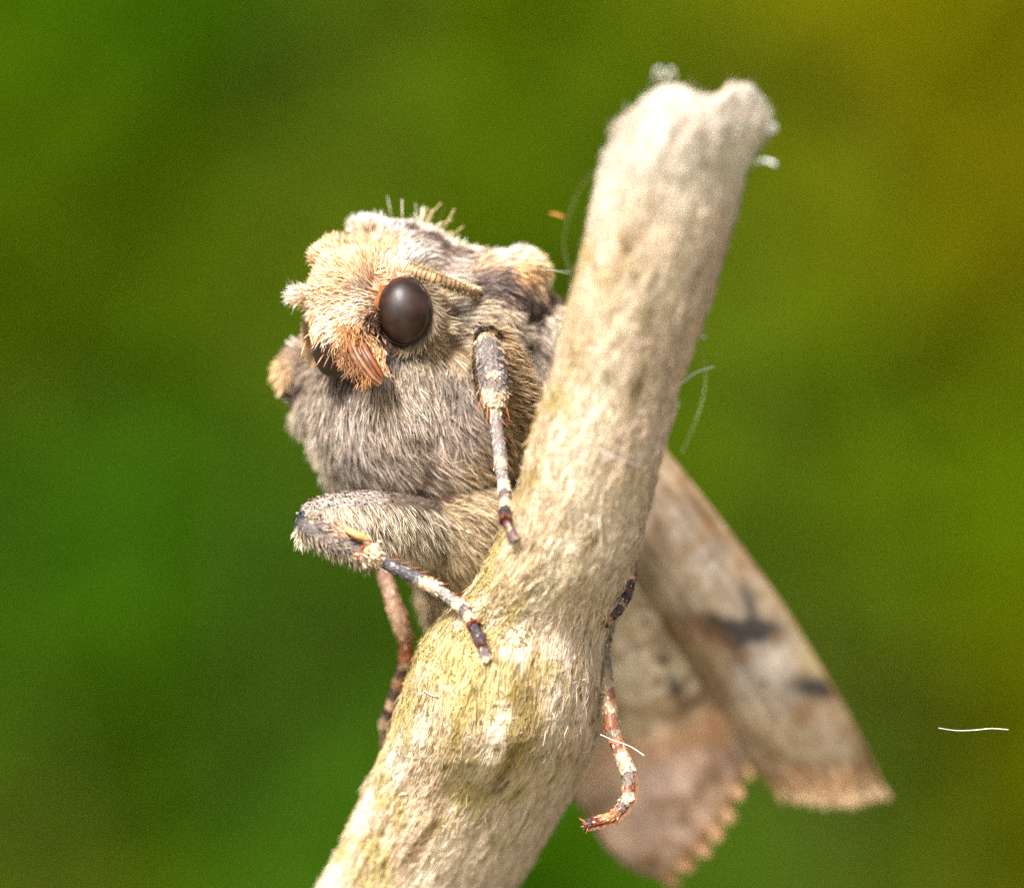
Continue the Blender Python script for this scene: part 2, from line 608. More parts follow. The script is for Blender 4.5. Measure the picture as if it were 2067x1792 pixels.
def branch_colour(u, v, fl, pt):
    a = 1.35 * fbm(fl, 1.6, 3, 41)
    b = 1.5 * fbm(fl, 4.0, 3, 51)
    c = fbm(pt, 1.1, 3, 61)
    cream, tan, mauve = S(252, 232, 206), S(226, 200, 168), S(228, 204, 186)
    algae, brown, white = S(190, 170, 96), S(142, 112, 78), S(255, 244, 232)
    l, r, _ = branch_at(v)
    s = (u - (l + r) / 2) / ((r - l) / 2)
    w = np.clip(.5 + 1.2 * a, 0, 1)[..., None]
    col = cream * (1 - w) + tan * w
    mv = np.clip(.15 + .75 * s + .9 * c, 0, .85)[..., None]  # mauve patches, painted stronger towards the right as its shaded side
    col = col * (1 - mv) + mauve * mv
    al = np.clip((-.12 - .5 * s + 1.3 * c + .4 * b + .8 * fbm(pt, 2.6, 3, 43)) + .3 * np.exp(-((v - 1330) / 190) ** 2) + .6 * np.exp(-(((u - 925) / 95) ** 2 + ((v - 1390) / 130) ** 2)) - .55 * np.clip((560 - v) / 250, 0, 1), 0, .72)[..., None]
    col = col * (1 - al) + algae * al
    br = np.clip((b + .4 * a - .5) * 2.2, 0, .7)[..., None]
    col = col * (1 - br) + brown * br
    kb = np.clip(1.1 * np.exp(-(((u - 1030) / 190) ** 2 + ((v - 1440) / 115) ** 2) ** 2) * (.4 + .5 * a + .5 * b), 0, .7)[..., None]
    col = col * (1 - kb) + S(158, 136, 76) * kb
    tp = np.clip((480 - v) / 260, 0, .6)[..., None]  # stem top whitened in the colour, standing in for blown-out light
    col = col * (1 - tp) + white * tp
    dots = np.clip((noise(fl * np.array([1, 1, 1.6]), 10, 87) - .6) * 5, 0, .75)[..., None] * np.clip(1.2 - np.abs(v - 1400) / 420, .25, 1)[..., None]
    col = col * (1 - dots) + S(96, 76, 44) * dots
    fine = 1 + .16 * fbm(fl * np.array([1, 1, .5]), 14, 3, 89)[..., None]
    return col * .93 * fine


bc = branch_colour(uu, vv, flow, pts)
branch = Geo()
nb = len(v_fine)
V = pts.reshape(-1, 3)
ctop = pts[0].mean(0)
rim2 = pts[0] * .86 + ctop * .14 + np.array([0, 0, .06])
rim3 = pts[0] * .5 + ctop * .5 + np.array([0, 0, -.35])
branch.add(np.vstack([rim3, rim2, V]), grid_faces(nb + 2, NB, True)[:, ::-1], np.vstack([np.tile(S(150, 120, 84), (NB, 1)), np.tile(S(200, 170, 130), (NB, 1)), bc.reshape(-1, 3)]))
branch.add(rim3, np.arange(NB)[None, :], S(150, 120, 84))
extra = np.vstack([flow[0] * .5, flow[0] * .86, flow.reshape(-1, 3), flow[0] * .5])
branch_ob = branch.build('branch', M_BRANCH, extra=extra)
tag(branch_ob, 'pale dead plant stem with yellow-green algae, bent at a knuckle, the moth clings to it', 'branch')

# fine plant fibres lying along the stem, joined
g = Geo()
N = 26000
vs = rng.uniform(215, 1860, N)
aa = rng.uniform(-1.75, 1.75, N)
iv = np.clip(np.searchsorted(v_fine, vs), 1, nb - 2)
ia = (np.round((aa % (2 * np.pi)) / (2 * np.pi) * NB).astype(int)) % NB
root = pts[iv, ia]
tang = norm(pts[np.minimum(iv + 8, nb - 1), ia] - pts[iv, ia]) * rng.choice([-1, 1], N)[:, None]
across = pts[iv, (ia + 1) % NB] - pts[iv, (ia - 1) % NB]
nn = norm(np.cross(norm(across), norm(pts[iv + 1, ia] - pts[iv - 1, ia])))
nn = nn * np.sign((nn * nr[iv, ia]).sum(-1, keepdims=True))
dd = norm(tang + .25 * rng.normal(0, 1, (N, 3)) * .6 + nn * .14)
fc = bc[iv, ia] * rng.uniform(.5, 1.4, (N, 1))
ribbons(g, root, dd, nn, rng.uniform(.1, .42, N), rng.uniform(.01, .026, N), fc, fc * 1.1, bend=.12, roll=.8, shape=(1, 1, .8, .3), sink=.01)
N2 = 900
k = rng.integers(0, N, N2)
bright = S(214, 198, 170) * rng.uniform(.6, 1.0, (N2, 1))
ribbons(g, root[k], norm(nn[k] * .5 + rng.normal(0, 1, (N2, 3))), nn[k], rng.uniform(.04, .16, N2), rng.uniform(.02, .05, N2), bright, bright, bend=.3, roll=1.5, shape=(1, 1, .8, .5))
tag(g.build('surface_fibre', M_FUZZ, branch_ob), kind='stuff')
# crumbs of algae on the left shoulder of the knuckle, joined
g = Geo()
N = 3600
vs = rng.normal(1240, 100, N)
aa = rng.uniform(-1.9, .2, N)
iv = np.clip(np.searchsorted(v_fine, vs), 1, nb - 2)
ia = (np.round((aa % (2 * np.pi)) / (2 * np.pi) * NB).astype(int)) % NB
sel = fbm(pts[iv, ia], 1.3, 2, 71) > -.1
iv, ia = iv[sel], ia[sel]
N = len(iv)
ac = np.where(rng.random((N, 1)) < .5, S(150, 136, 44), S(190, 172, 110)) * rng.uniform(.6, 1.25, (N, 1))
ribbons(g, pts[iv, ia], norm(nr[iv, ia] + rng.normal(0, .7, (N, 3))), rng.normal(0, 1, (N, 3)), rng.uniform(.02, .06, N), rng.uniform(.015, .04, N), ac * .8, ac, bend=.5, roll=1.5, shape=(.8, 1, .9, .5))
tag(g.build('algae_crumb', M_FUZZ, branch_ob), kind='stuff')

# ------------------------------------------------------------------ moth
moth = bpy.data.objects.new('moth', None)
SC.collection.objects.link(moth)
moth.empty_display_size = 1
tag(moth, 'furry grey-brown moth with orange-cream head and dark brown eyes clinging to the stem', 'moth')


def blob(bm, u, v, y, r, rot=(0, 0, 0)):
    c = P(u, v, y)
    from mathutils import Euler
    M = Matrix.Translation(Vector(c)) @ Euler([math.radians(a) for a in rot]).to_matrix().to_4x4() @ Matrix.Diagonal((r[0], r[1], r[2], 1))
    bmesh.ops.create_icosphere(bm, subdivisions=4, radius=1.0, matrix=M)


bm = bmesh.new()
for b in [
    (800, 800, 3.2, (1.72, 2.3, 2.12)),           # chest
    (900, 830, 3.3, (1.85, 2.1, 2.1)),
    (742, 880, 3.7, (1.0, 1.7, 1.32)),
    (905, 640, 3.6, (2.0, 1.9, 1.45), (0, 8, 0)),   # front of thorax
    (985, 600, 3.5, (1.2, 1.7, .92), (0, 12, 0)),   # right tegula
    (1040, 566, 3.7, (.6, 1.2, .62), (0, 5, 0)),
    (1010, 560, 3.7, (.9, 1.2, .5), (0, 5, 0)),
    (1060, 690, 4.1, (.95, 1.5, 1.2)),
    (800, 540, 3.0, (1.15, 1.3, .72)),             # collar
    (1060, 860, 4.6, (1.5, 2.0, 2.2)),
    (945, 1060, 3.4, (1.3, 1.8, 1.4)),            # under thorax
    (960, 1170, 4.3, (1.1, 1.6, 1.3), (0, 25, 0)),
    (1080, 1130, 7.4, (1.3, 1.5, 1.8), (0, -25, 0)),   # abdomen
    (1150, 1300, 9.3, (.8, 1.0, 1.6), (0, -25, 0)),
    (615, 745, 4.4, (.5, .9, .6), (0, 30, 0)),    # far tegula
    (640, 800, 4.4, (.5, .9, .8)),
    (662, 830, 4.4, (.48, 1.0, 1.0)),
    (698, 925, 4.6, (.44, 1.0, .74)),
    (745, 602, 1.75, (1.0, 1.1, .86)),              # head
    (715, 640, 1.35, (.82, .95, .85)),
    (700, 590, 1.1, (.62, .7, .6)),
    (720, 558, 1.3, (.70, .75, .50)),
    (622, 597, 1.5, (.17, .3, .13)),
    (655, 522, 1.6, (.17, .35, .15)),
    (683, 503, 1.7, (.2, .4, .14)),
    (795, 560, 1.1, (.2, .3, .16)),
    (748, 466, 2.9, (.36, .6, .2)),
    (832, 482, 3.3, (.7, .8, .17), (0, 14, 0)),
    (1048, 532, 3.6, (.36, .8, .24), (0, 3, 0)),
    (1085, 560, 3.6, (.14, .6, .36)),
    (690, 665, .95, (.45, .6, .42)),
    (745, 700, 1.5, (.55, .8, .5)),
    (860, 660, 2.0, (.5, .9, .8)),
]:
    blob(bm, *b)
me = bpy.data.meshes.new('body')
bm.to_mesh(me)
bm.free()
tmp = bpy.data.objects.new('body_tmp', me)
SC.collection.objects.link(tmp)
rm = tmp.modifiers.new('r', 'REMESH')
rm.mode = 'VOXEL'
rm.voxel_size = 0.09
rm.use_smooth_shade = True
smo = tmp.modifiers.new('s', 'SMOOTH')
smo.factor = .5
smo.iterations = 9
dg = bpy.context.evaluated_depsgraph_get()
me2 = bpy.data.meshes.new_from_object(tmp.evaluated_get(dg))
bpy.data.objects.remove(tmp)
bv, bn, bt = mesh_arrays(me2)

# guides: u, v, direction du, dv, length mm, lift degrees, blade width, tip colour, root colour, reach px
ORT, ORR = (246, 206, 162), (194, 124, 66)
CRT, CRR = (255, 236, 210), (224, 168, 112)
GRT, GRR = (224, 203, 184), (84, 68, 62)
GYT, GYR = (170, 156, 146), (60, 50, 50)
OCT, OCR = (206, 180, 142), (110, 86, 58)
WHT, WHR = (246, 238, 228), (176, 160, 146)
DKT, DKR = (92, 76, 72), (40, 32, 32)
GU = [
    # crown
    (690, 500, -.35, -1, .34, 42, .030, ORT, ORR, 26), (740, 495, 0, -1, .32, 40, .030, ORT, ORR, 26), (780, 510, .5, -1, .3, 40, .03, ORT, ORR, 24),
    (655, 530, -.9, -.7, .34, 42, .030, ORT, ORR, 24), (655, 570, -1, -.2, .34, 40, .030, ORT, ORR, 24), (620, 595, -1, 0, .42, 35, .03, CRT, ORR, 20),
    (715, 560, -.8, -.45, .42, 20, .030, ORT, ORR, 30), (760, 550, .1, -1, .36, 25, .030, ORT, ORR, 26), (700, 590, -1, .05, .4, 18, .03, ORT, ORR, 24),
    (790, 545, .6, -.9, .28, 25, .03, CRT, ORR, 20), (740, 590, -1, .25, .36, 14, .032, CRT, ORR, 22), (725, 605, -1, .2, .34, 14, .034, CRT, CRR, 20),
    # face
    (690, 640, -1, .35, .4, 16, .032, CRT, CRR, 24), (725, 635, -1, .5, .36, 14, .030, CRT, ORR, 20), (650, 640, -.5, .7, .24, 30, .026, ORT, ORR, 20),
    (650, 668, -.5, .9, .26, 30, .028, CRT, CRR, 16), (700, 668, -.5, .7, .36, 20, .026, (250, 205, 150), (160, 96, 50), 18), (730, 665, -.6, .8, .34, 20, .022, (190, 150, 110), (86, 52, 34), 16),
    (750, 640, -.4, .2, .2, 20, .022, (170, 120, 80), (60, 36, 26), 14), (745, 672, .1, .8, .16, 30, .022, (60, 48, 44), (22, 16, 14), 14),
    (670, 690, -.2, 1, .26, 35, .017, (210, 150, 92), (110, 62, 30), 18), (700, 700, -.15, 1, .26, 30, .017, (200, 136, 84), (96, 54, 28), 18),
    (690, 740, -.1, 1, .3, 20, .016, (150, 130, 112), (44, 34, 30), 22), (740, 720, .2, .9, .3, 20, .022, (210, 160, 110), (120, 74, 44), 16),
    (700, 775, 0, 1, .3, 15, .016, (140, 124, 112), (36, 30, 30), 22),
    # round the near eye
    (880, 600, 1, -.1, .3, 22, .017, OCT, OCR, 16), (885, 650, 1, .1, .3, 20, .017, OCT, OCR, 18), (870, 700, .6, .7, .3, 20, .017, OCT, OCR, 18), (790, 700, .2, 1, .24, 20, .0175, GYT, GYR, 18),
    (840, 720, .2, 1, .34, 18, .017, (190, 172, 148), (92, 76, 62), 20), (860, 560, 1, .1, .3, 20, .02, (214, 196, 170), (140, 112, 84), 16),
    # chest
    (790, 770, .1, 1, .42, 15, .017, (190, 170, 145), (86, 70, 60), 34), (720, 810, -.15, 1, .42, 16, .0175, GRT, GRR, 36), (850, 800, .2, 1, .44, 16, .0175, GRT, GRR, 36),
    (905, 770, .25, 1, .38, 15, .017, (176, 158, 142), (62, 50, 46), 26), (930, 850, .5, 1, .44, 16, .017, (180, 160, 146), (66, 54, 50), 34), (790, 880, .25, 1, .48, 16, .017, (204, 184, 166), (84, 68, 66), 40),
    (690, 890, 0, 1, .44, 18, .017, (196, 178, 164), (80, 66, 62), 36), (860, 930, .65, .9, .5, 15, .017, (200, 180, 160), (84, 66, 58), 40), (760, 960, .5, 1, .5, 16, .0175, GRT, GRR, 36),
    (700, 970, .1, 1, .4, 18, .0175, GYT, GYR, 24), (940, 960, .7, .8, .52, 16, .017, (210, 182, 144), (90, 70, 52), 34), (900, 1010, .8, .7, .52, 16, .017, (204, 178, 142), (86, 66, 50), 34),
    (960, 1050, .7, 1, .5, 16, .017, (208, 182, 144), (104, 82, 58), 40), (900, 1110, .5, 1, .5, 14, .026, (204, 182, 146), (112, 92, 66), 40), (960, 1170, .5, 1, .45, 12, .026, (204, 180, 144), (112, 90, 64), 50),
    (980, 890, .6, .7, .4, 18, .017, (170, 146, 116), (60, 46, 36), 22),
    # side behind the raised foreleg
    (915, 630, 1, .25, .42, 18, .017, (206, 190, 172), (112, 92, 76), 24), (920, 680, .7, -.25, .42, 18, .017, (212, 192, 164), (120, 96, 70), 22), (925, 720, .3, .8, .34, 12, .017, (200, 176, 146), (140, 114, 88), 14),
    (965, 640, 1, .0, .46, 22, .017, (214, 194, 166), (110, 90, 72), 22), (1010, 640, .9, .55, .5, 22, .02, (214, 192, 164), (84, 66, 56), 22), (1060, 690, .8, .8, .52, 20, .022, (206, 186, 164), (74, 62, 58), 28),
    (1100, 720, .6, .9, .5, 18, .022, (210, 194, 176), (84, 72, 66), 26), (1050, 780, 1, .25, .42, 20, .017, (190, 160, 124), (92, 66, 44), 26), (1060, 850, 1, .2, .42, 20, .017, (194, 166, 132), (92, 68, 48), 28),
    (1040, 930, 1, .25, .4, 20, .017, (184, 156, 124), (76, 56, 42), 30), (1030, 1010, .8, .6, .4, 18, .017, (184, 158, 124), (76, 58, 42), 30), (1100, 790, .6, .6, .4, 16, .02, (222, 208, 192), (150, 132, 118), 22),
    # collar, thorax, shoulder
    (730, 455, -.35, -1, .3, 30, .034, WHT, (214, 188, 160), 24), (775, 455, .1, -1, .26, 25, .034, WHT, (200, 172, 146), 22), (830, 470, .4, -.6, .3, 20, .034, (120, 98, 84), (60, 48, 44), 16),
    (810, 455, .2, -1, .28, 25, .034, WHT, WHR, 16), (780, 484, .3, -.9, .3, 15, .03, (150, 122, 102), (74, 58, 50), 13), (745, 478, .1, -.9, .26, 15, .03, (206, 176, 146), (110, 86, 70), 12), (835, 500, .6, -.4, .34, 14, .026, (220, 206, 190), (120, 104, 96), 22),
    (880, 460, .6, -.5, .3, 20, .034, WHT, WHR, 18), (880, 490, .9, .1, .34, 15, .03, (132, 108, 92), (64, 50, 46), 17),
    (925, 503, 1, .2, .34, 15, .03, (132, 106, 90), (64, 50, 46), 13), (815, 520, .8, -.6, .3, 15, .028, WHT, WHR, 15),
    (910, 520, 1, .15, .36, 14, .024, (206, 190, 174), (120, 104, 94), 24), (880, 550, 1, .1, .36, 14, .02, (200, 182, 164), (112, 94, 84), 22), (940, 490, 1, .25, .34, 16, .034, (248, 232, 212), (200, 172, 144), 22),
    (1000, 500, 1, 0, .36, 16, .034, WHT, (222, 184, 146), 22), (1050, 500, .9, -.1, .36, 20, .034, WHT, (228, 190, 150), 20), (970, 530, 1, .1, .4, 12, .028, (230, 196, 158), (150, 116, 88), 18),
    (1050, 530, 1, .1, .4, 14, .034, (248, 196, 138), (200, 134, 76), 24), (1085, 570, .6, .8, .34, 16, .03, (250, 214, 172), (206, 152, 104), 14), (1000, 565, 1, .35, .4, 10, .026, (112, 94, 88), (52, 42, 44), 20),
    (1055, 580, .8, .6, .36, 10, .026, DKT, DKR, 22), (1070, 620, .6, .8, .36, 12, .026, (122, 102, 92), (54, 44, 42), 22), (960, 580, 1, .4, .36, 10, .024, (120, 102, 94), (60, 50, 48), 16),
    (1010, 610, .9, .6, .36, 10, .024, (150, 130, 114), (76, 62, 56), 18), (1115, 640, .8, .8, .4, 22, .03, (240, 224, 200), (180, 150, 120), 12), (930, 595, 1, .4, .3, 10, .02, (180, 158, 134), (100, 82, 66), 16),
    # far margin
    (625, 800, -.4, .9, .4, 24, .03, (196, 178, 158), (90, 74, 66), 24), (640, 900, -.4, .9, .4, 24, .032, (202, 184, 162), (100, 84, 74), 28), (670, 970, -.1, 1, .4, 20, .03, (200, 184, 164), (100, 84, 72), 22),
    (576, 735, -.5, .8, .3, 22, .03, (216, 178, 138), (160, 122, 86), 12), (606, 705, -.6, -.2, .26, 20, .03, (176, 150, 124), (100, 80, 66), 18), (610, 770, -.3, .9, .3, 16, .03, (112, 94, 84), (56, 46, 44), 16),
    (640, 740, 0, 1, .34, 15, .024, (176, 158, 138), (90, 74, 64), 16),
]
gu = np.array([r[:7] for r in GU], float)
g_tip = np.array([S(*r[7]) for r in GU])
g_root = np.array([S(*r[8]) for r in GU])
g_reach = np.array([r[9] for r in GU], float)


def guide(p):
    u, v = UV(p)
    d2 = (u[:, None] - gu[None, :, 0]) ** 2 + (v[:, None] - gu[None, :, 1]) ** 2
    w = np.exp(-d2 / (2 * g_reach[None] ** 2)) / g_reach[None] + 1e-7 / (1 + d2 / 400) ** 2
    w /= w.sum(1, keepdims=True)
    w2 = w ** 1.7
    w2 /= w2.sum(1, keepdims=True)
    dr = w @ np.stack([gu[:, 2], 0 * gu[:, 2], -gu[:, 3]], 1)
    return u, v, dr, w @ gu[:, 4], w @ gu[:, 5], w @ gu[:, 6], w2 @ g_tip, w2 @ g_root


# body skin takes the root colours
u, v, _, _, _, _, ct, cr_ = guide(bv)
body = Geo()
bf = np.zeros(len(me2.loops), np.int32)
me2.loops.foreach_get('vertex_index', bf)
ls = np.zeros(len(me2.polygons), np.int32)
lt = np.zeros(len(me2.polygons), np.int32)
me2.polygons.foreach_get('loop_start', ls)
me2.polygons.foreach_get('loop_total', lt)
q = ls[lt == 4]
body.v, body.c, body.n = [bv], [cr_ * .55], len(bv)
body.f = [np.stack([bf[q + k] for k in range(4)], 1).astype(np.int64)]
q = ls[lt == 3]
if len(q):
    body.f.append(np.stack([bf[q + k] for k in range(3)], 1).astype(np.int64))
body_ob = body.build('body', M_SKIN, moth)
bpy.data.meshes.remove(me2)

EYE = (815, 627, .72, (.525, .42, .665), (0, -4, 0))
EYE2 = (683, 703, .98, (.5, .5, .62), (0, 14, -20))
eyes_c = [P(EYE[0], EYE[1], EYE[2]), P(EYE2[0], EYE2[1], EYE2[2])]


def coat(name, N, region, seed, label=None, dens=1.0):
    def wt(p, n):
        uu, vv = UV(p)
        w = region(uu, vv, p).astype(float)
        w *= np.where(n[:, 1] > .35, .12, 1.0)
        hidden = (uu > 1180)
        w *= np.where(hidden, .15, 1)
        return w
    root, n = sample(bv, bn, bt, N, wt)
    u, v, d, L, lift, W, ct, cr = guide(root)
    tng = norm(d - n * (d * n).sum(1, keepdims=True) + 1e-6)
    # soft partings and clumps in the coat
    wob = np.stack([fbm(root, 1.3, 2, seed), fbm(root, 1.3, 2, seed + 5), fbm(root, 1.3, 2, seed + 9)], 1) * .55
    wob += np.stack([noise(root, 6, seed + 1), noise(root, 6, seed + 2), noise(root, 6, seed + 3)], 1) * .38
    tng = norm(tng + wob + rng.normal(0, .12, (len(root), 3)))
    tng = norm(tng - n * (tng * n).sum(1, keepdims=True))
    lf = np.radians(np.clip(lift + rng.normal(0, 7, len(root)) + 10 * noise(root, 3, seed + 4), 2, 70))[:, None]
    dd = tng * np.cos(lf) + n * np.sin(lf)
    L = L * (1.18 if name == 'chest_fur' else 1.0) * rng.uniform(.6, 1.15, len(root)) * (1 + .2 * noise(root, 4, seed + 6))
    # keep the eyes clear
    ok = np.ones(len(root), bool)
    for E, c in ((EYE, eyes_c[0]), (EYE2, eyes_c[1])):
        for f in (0., .6, 1.0):
            e = (root + dd * L[:, None] * f - c) / (np.array(E[3]) * (1.02 if E is EYE else .97))
            if f > .5:
                e[:, 1] = np.where(e[:, 1] < 0, e[:, 1] * .0, e[:, 1])
            ok &= (e ** 2).sum(1) > (1.0 if E is EYE else .8)
    br = rng.lognormal(.12, .32, len(root))[:, None]
    dark = (rng.random(len(root)) < .2)[:, None]
    patch = (1 + .28 * fbm(root, 2.2, 3, seed + 7))[:, None]
    tip = np.clip(ct * br * patch * np.where(dark, .34, 1), 0, .95)
    rt = np.clip(cr * br * patch, 0, .9)
    g = Geo()
    s = ok
    ribbons(g, root[s], dd[s], n[s], L[s], (W * rng.uniform(.75, 1.3, len(root)))[s], rt[s], tip[s], bend=rng.uniform(.0, .4, s.sum()), roll=.55, sink=.02)
    o = g.build(name, M_FUR, moth)
    o['kind'] = 'stuff'
    if label:
        o['label'] = label
    return o


def is_head(u, v, p):
    return (p[:, 1] < 2.4) & (u < 880) & (v < 735) & (((u - 745) / 150) ** 2 + ((v - 600) / 150) ** 2 < 1)


coat('head_tuft', 30000, is_head, 100, 'orange-cream hair scales of the head')
coat('collar_fur', 34000, lambda u, v, p: ~is_head(u, v, p) & (v < 690), 200, 'white, brown and orange hair scales of collar and shoulder')
coat('chest_fur', 100000, lambda u, v, p: ~is_head(u, v, p) & (v >= 690) & (v < 1300), 300, 'grey-brown chest fur with pale tips')
coat('abdomen_fur', 5000, lambda u, v, p: (v >= 1300), 400, 'tan fur of the abdomen')


# eyes
def ellipsoid(name, E, mat, n=72):
    u = np.linspace(0, np.pi, n)
    a = np.linspace(0, 2 * np.pi, 2 * n, endpoint=False)
    p = np.stack([np.sin(u)[:, None] * np.cos(a), np.sin(u)[:, None] * np.sin(a), np.cos(u)[:, None] * np.ones(2 * n)], -1)
    from mathutils import Euler
    Rm = np.array(Euler([math.radians(x) for x in E[4]]).to_matrix())
    p = (p * np.array(E[3])) @ Rm.T
    g = Geo()
    g.add(p.reshape(-1, 3), grid_faces(n, 2 * n, True)[:, ::-1], (0.05, .02, .01))
    o = g.build(name, mat, moth)
    o.location = P(E[0], E[1], E[2])
    return o


e1 = ellipsoid('eye', EYE, M_EYE)
e2 = ellipsoid('eye', EYE2, M_EYE)

# orange-brown rim round the near eye, hugging the socket
g = Geo()
a = np.linspace(0, 2 * np.pi, 60)
c = P(EYE[0], EYE[1], EYE[2] + .06)
rim = np.stack([c[0] + .55 * np.cos(a), c[1] + 0 * a + .02, c[2] + .69 * np.sin(a), .022 + 0 * a], 1)
tube(g, rim, lambda t, an, p: np.where(((p[:, 2] > c[2] - .1) & (p[:, 0] < c[0] + .1))[:, None], S(130, 74, 40), S(56, 36, 28)), nu=120, nv=8, caps=False)
g.build('eye_rim', M_CHITIN, moth)

# hairs that sweep round the near eye's edge, rooted behind it
g = Geo()
N = 900
a = rng.uniform(0, 2 * np.pi, N)
ex = np.stack([.56 * np.cos(a), 0 * a, .70 * np.sin(a)], 1)
root = c + ex * rng.uniform(1.0, 1.1, (N, 1)) + np.array([0, .1, 0])
out = norm(ex)
d = norm(out * .8 + np.array([0, -.25, 0]) + np.stack([-out[:, 2], 0 * a, out[:, 0]], 1) * np.where(np.cos(a) > 0, -.7, .5)[:, None] + rng.normal(0, .2, (N, 3)))
up = (np.sin(a) > .2) & (np.cos(a) < .5)
ct = np.where(up[:, None], S(248, 214, 168), np.where((np.cos(a) < 0)[:, None], S(86, 62, 50), S(164, 142, 116)))
ribbons(g, root, d, np.broadcast_to([0, -1., 0], (N, 3)), rng.uniform(.14, .34, N), rng.uniform(.015, .026, N), ct * .5, ct * rng.uniform(.7, 1.1, (N, 1)), bend=.25, roll=.6)
tag(g.build('eye_lash', M_FUR, moth), kind='stuff')


from mathutils.bvhtree import BVHTree
bvh = BVHTree.FromPolygons([tuple(p) for p in bv], [tuple(int(i) for i in t) for t in bt])


def snap(r, limit=1.2):
    out = r.copy()
    for i in range(len(r)):
        loc, nn_, idx, dist = bvh.find_nearest(Vector(r[i]), limit)
        if loc is not None:
            out[i] = loc
    return out


def tuft(g, u, v, y, du, dv, n, L, W, spread, tip, root_c, fan=.5, dy=-.15, shape=(.6, 1, .8, .1), on_body=True):
    r = P(u + rng.normal(0, spread, n), v + rng.normal(0, spread, n), y + rng.normal(0, spread / 140, n))
    if on_body:
        r = snap(r)
    d = norm(np.stack([du + rng.normal(0, fan, n), dy + rng.normal(0, fan * .6, n), -dv + rng.normal(0, fan, n)], 1))
    br = rng.lognormal(0, .18, n)[:, None]
    ribbons(g, r, d, np.broadcast_to([0, -1., 0.3], (n, 3)), rng.uniform(.6, 1.15, n) * L, rng.uniform(.8, 1.2, n) * W, S(*root_c) * br, S(*tip) * br, bend=.2, roll=.6, shape=shape)


g = Geo()
SPAT = (.3, .45, .9, .75)
tuft(g, 785, 448, 3.1, .1, -1, 150, .18, .036, 22, (250, 242, 230), (190, 170, 150), .5)
tuft(g, 812, 478, 2.9, .3, -1, 55, .22, .034, 10, (116, 92, 78), (60, 48, 42), .35)
tuft(g, 868, 492, 2.8, .7, -.5, 45, .24, .034, 10, (112, 90, 78), (58, 46, 42), .3)
tuft(g, 912, 508, 2.8, .9, .1, 35, .24, .034, 9, (120, 96, 82), (60, 48, 42), .3)
tuft(g, 830, 452, 3.4, .4, -.8, 160, .2, .036, 20, (252, 244, 232), (206, 184, 160), .4)
tuft(g, 885, 466, 3.5, .8, -.4, 160, .22, .036, 18, (252, 244, 230), (206, 184, 160), .35)  # pale collar hair, with extra white painting highlights along its top edge
tuft(g, 940, 484, 3.5, 1, -.1, 120, .22, .036, 20, (252, 238, 216), (214, 184, 150), .3)
tuft(g, 1010, 492, 3.5, 1, -.15, 160, .22, .036, 26, (254, 246, 236), (226, 196, 164), .3)
tuft(g, 860, 470, 3.4, .5, -.9, 200, .24, .036, 26, (250, 242, 226), (200, 176, 150), .5)
tuft(g, 765, 450, 3.0, .1, -1, 5, .3, .03, 6, (240, 232, 216), (200, 180, 160), .2)
tuft(g, 838, 455, 3.3, .2, -1, 12, .6, .022, 24, (236, 226, 206), (200, 180, 146), .45, shape=SPAT)
tuft(g, 850, 458, 3.3, .7, -.8, 8, .68, .026, 22, (214, 190, 140), (190, 160, 110), .35, shape=SPAT)
tuft(g, 728, 458, 2.8, -.2, -1, 90, .2, .05, 22, (248, 240, 230), (220, 190, 160), .6)
tuft(g, 870, 462, 3.4, .95, -.35, 12, .5, .032, 16, (214, 184, 134), (180, 140, 90), .25, shape=SPAT)
tuft(g, 655, 508, 1.7, -.7, -.5, 120, .28, .036, 14, (250, 216, 172), (216, 154, 92), .5)
tuft(g, 625, 597, 1.5, -1, .1, 240, .3, .034, 13, (254, 228, 190), (222, 166, 106), .42)
tuft(g, 690, 490, 1.9, -.3, -1, 140, .24, .036, 20, (250, 220, 180), (216, 156, 96), .5)
tuft(g, 600, 645, 3.4, -.6, -.6, 5, .45, .05, 8, (206, 206, 190), (170, 160, 140), .3, shape=SPAT)
tuft(g, 660, 680, .6, -.3, 1, 90, .3, .024, 16, (250, 214, 170), (176, 116, 70), .35, on_body=False)
tuft(g, 645, 665, .95, -.5, .8, 220, .2, .032, 12, (255, 232, 200), (238, 190, 140), .6)
tuft(g, 700, 655, .35, -.8, .5, 260, .34, .03, 18, (255, 240, 214), (240, 190, 136), .3)
tuft(g, 690, 622, .55, -.9, .1, 160, .26, .03, 16, (240, 210, 170), (210, 130, 70), .5)
tuft(g, 735, 605, .6, -1, .25, 160, .34, .034, 14, (255, 240, 216), (244, 200, 150), .22)
tuft(g, 720, 690, .45, -.4, .9, 70, .3, .022, 12, (170, 140, 110), (80, 54, 40), .35)
tuft(g, 744, 648, .5, .1, .9, 90, .14, .026, 7, (70, 52, 44), (26, 18, 16), .5, on_body=False)
tuft(g, 742, 672, .5, .3, .9, 70, .16, .03, 8, (56, 46, 42), (20, 15, 14), .5)
tuft(g, 755, 640, .5, -.2, .6, 50, .2, .02, 10, (120, 86, 60), (44, 28, 22), .5)
tuft(g, 758, 712, .42, .1, 1, 130, .2, .03, 9, (250, 210, 160), (190, 130, 80), .45, on_body=False)
tuft(g, 772, 740, .4, .1, 1, 60, .18, .028, 7, (236, 204, 164), (160, 110, 72), .35, on_body=False)
tuft(g, 778, 748, .4, .05, 1, 12, .26, .03, 3, (246, 220, 180), (200, 160, 120), .12, on_body=False)
tuft(g, 690, 712, .55, -.15, 1, 150, .24, .016, 14, (186, 134, 90), (90, 54, 32), .35)
tuft(g, 705, 745, .5, -.15, 1, 90, .2, .016, 11, (176, 126, 86), (84, 52, 32), .3)
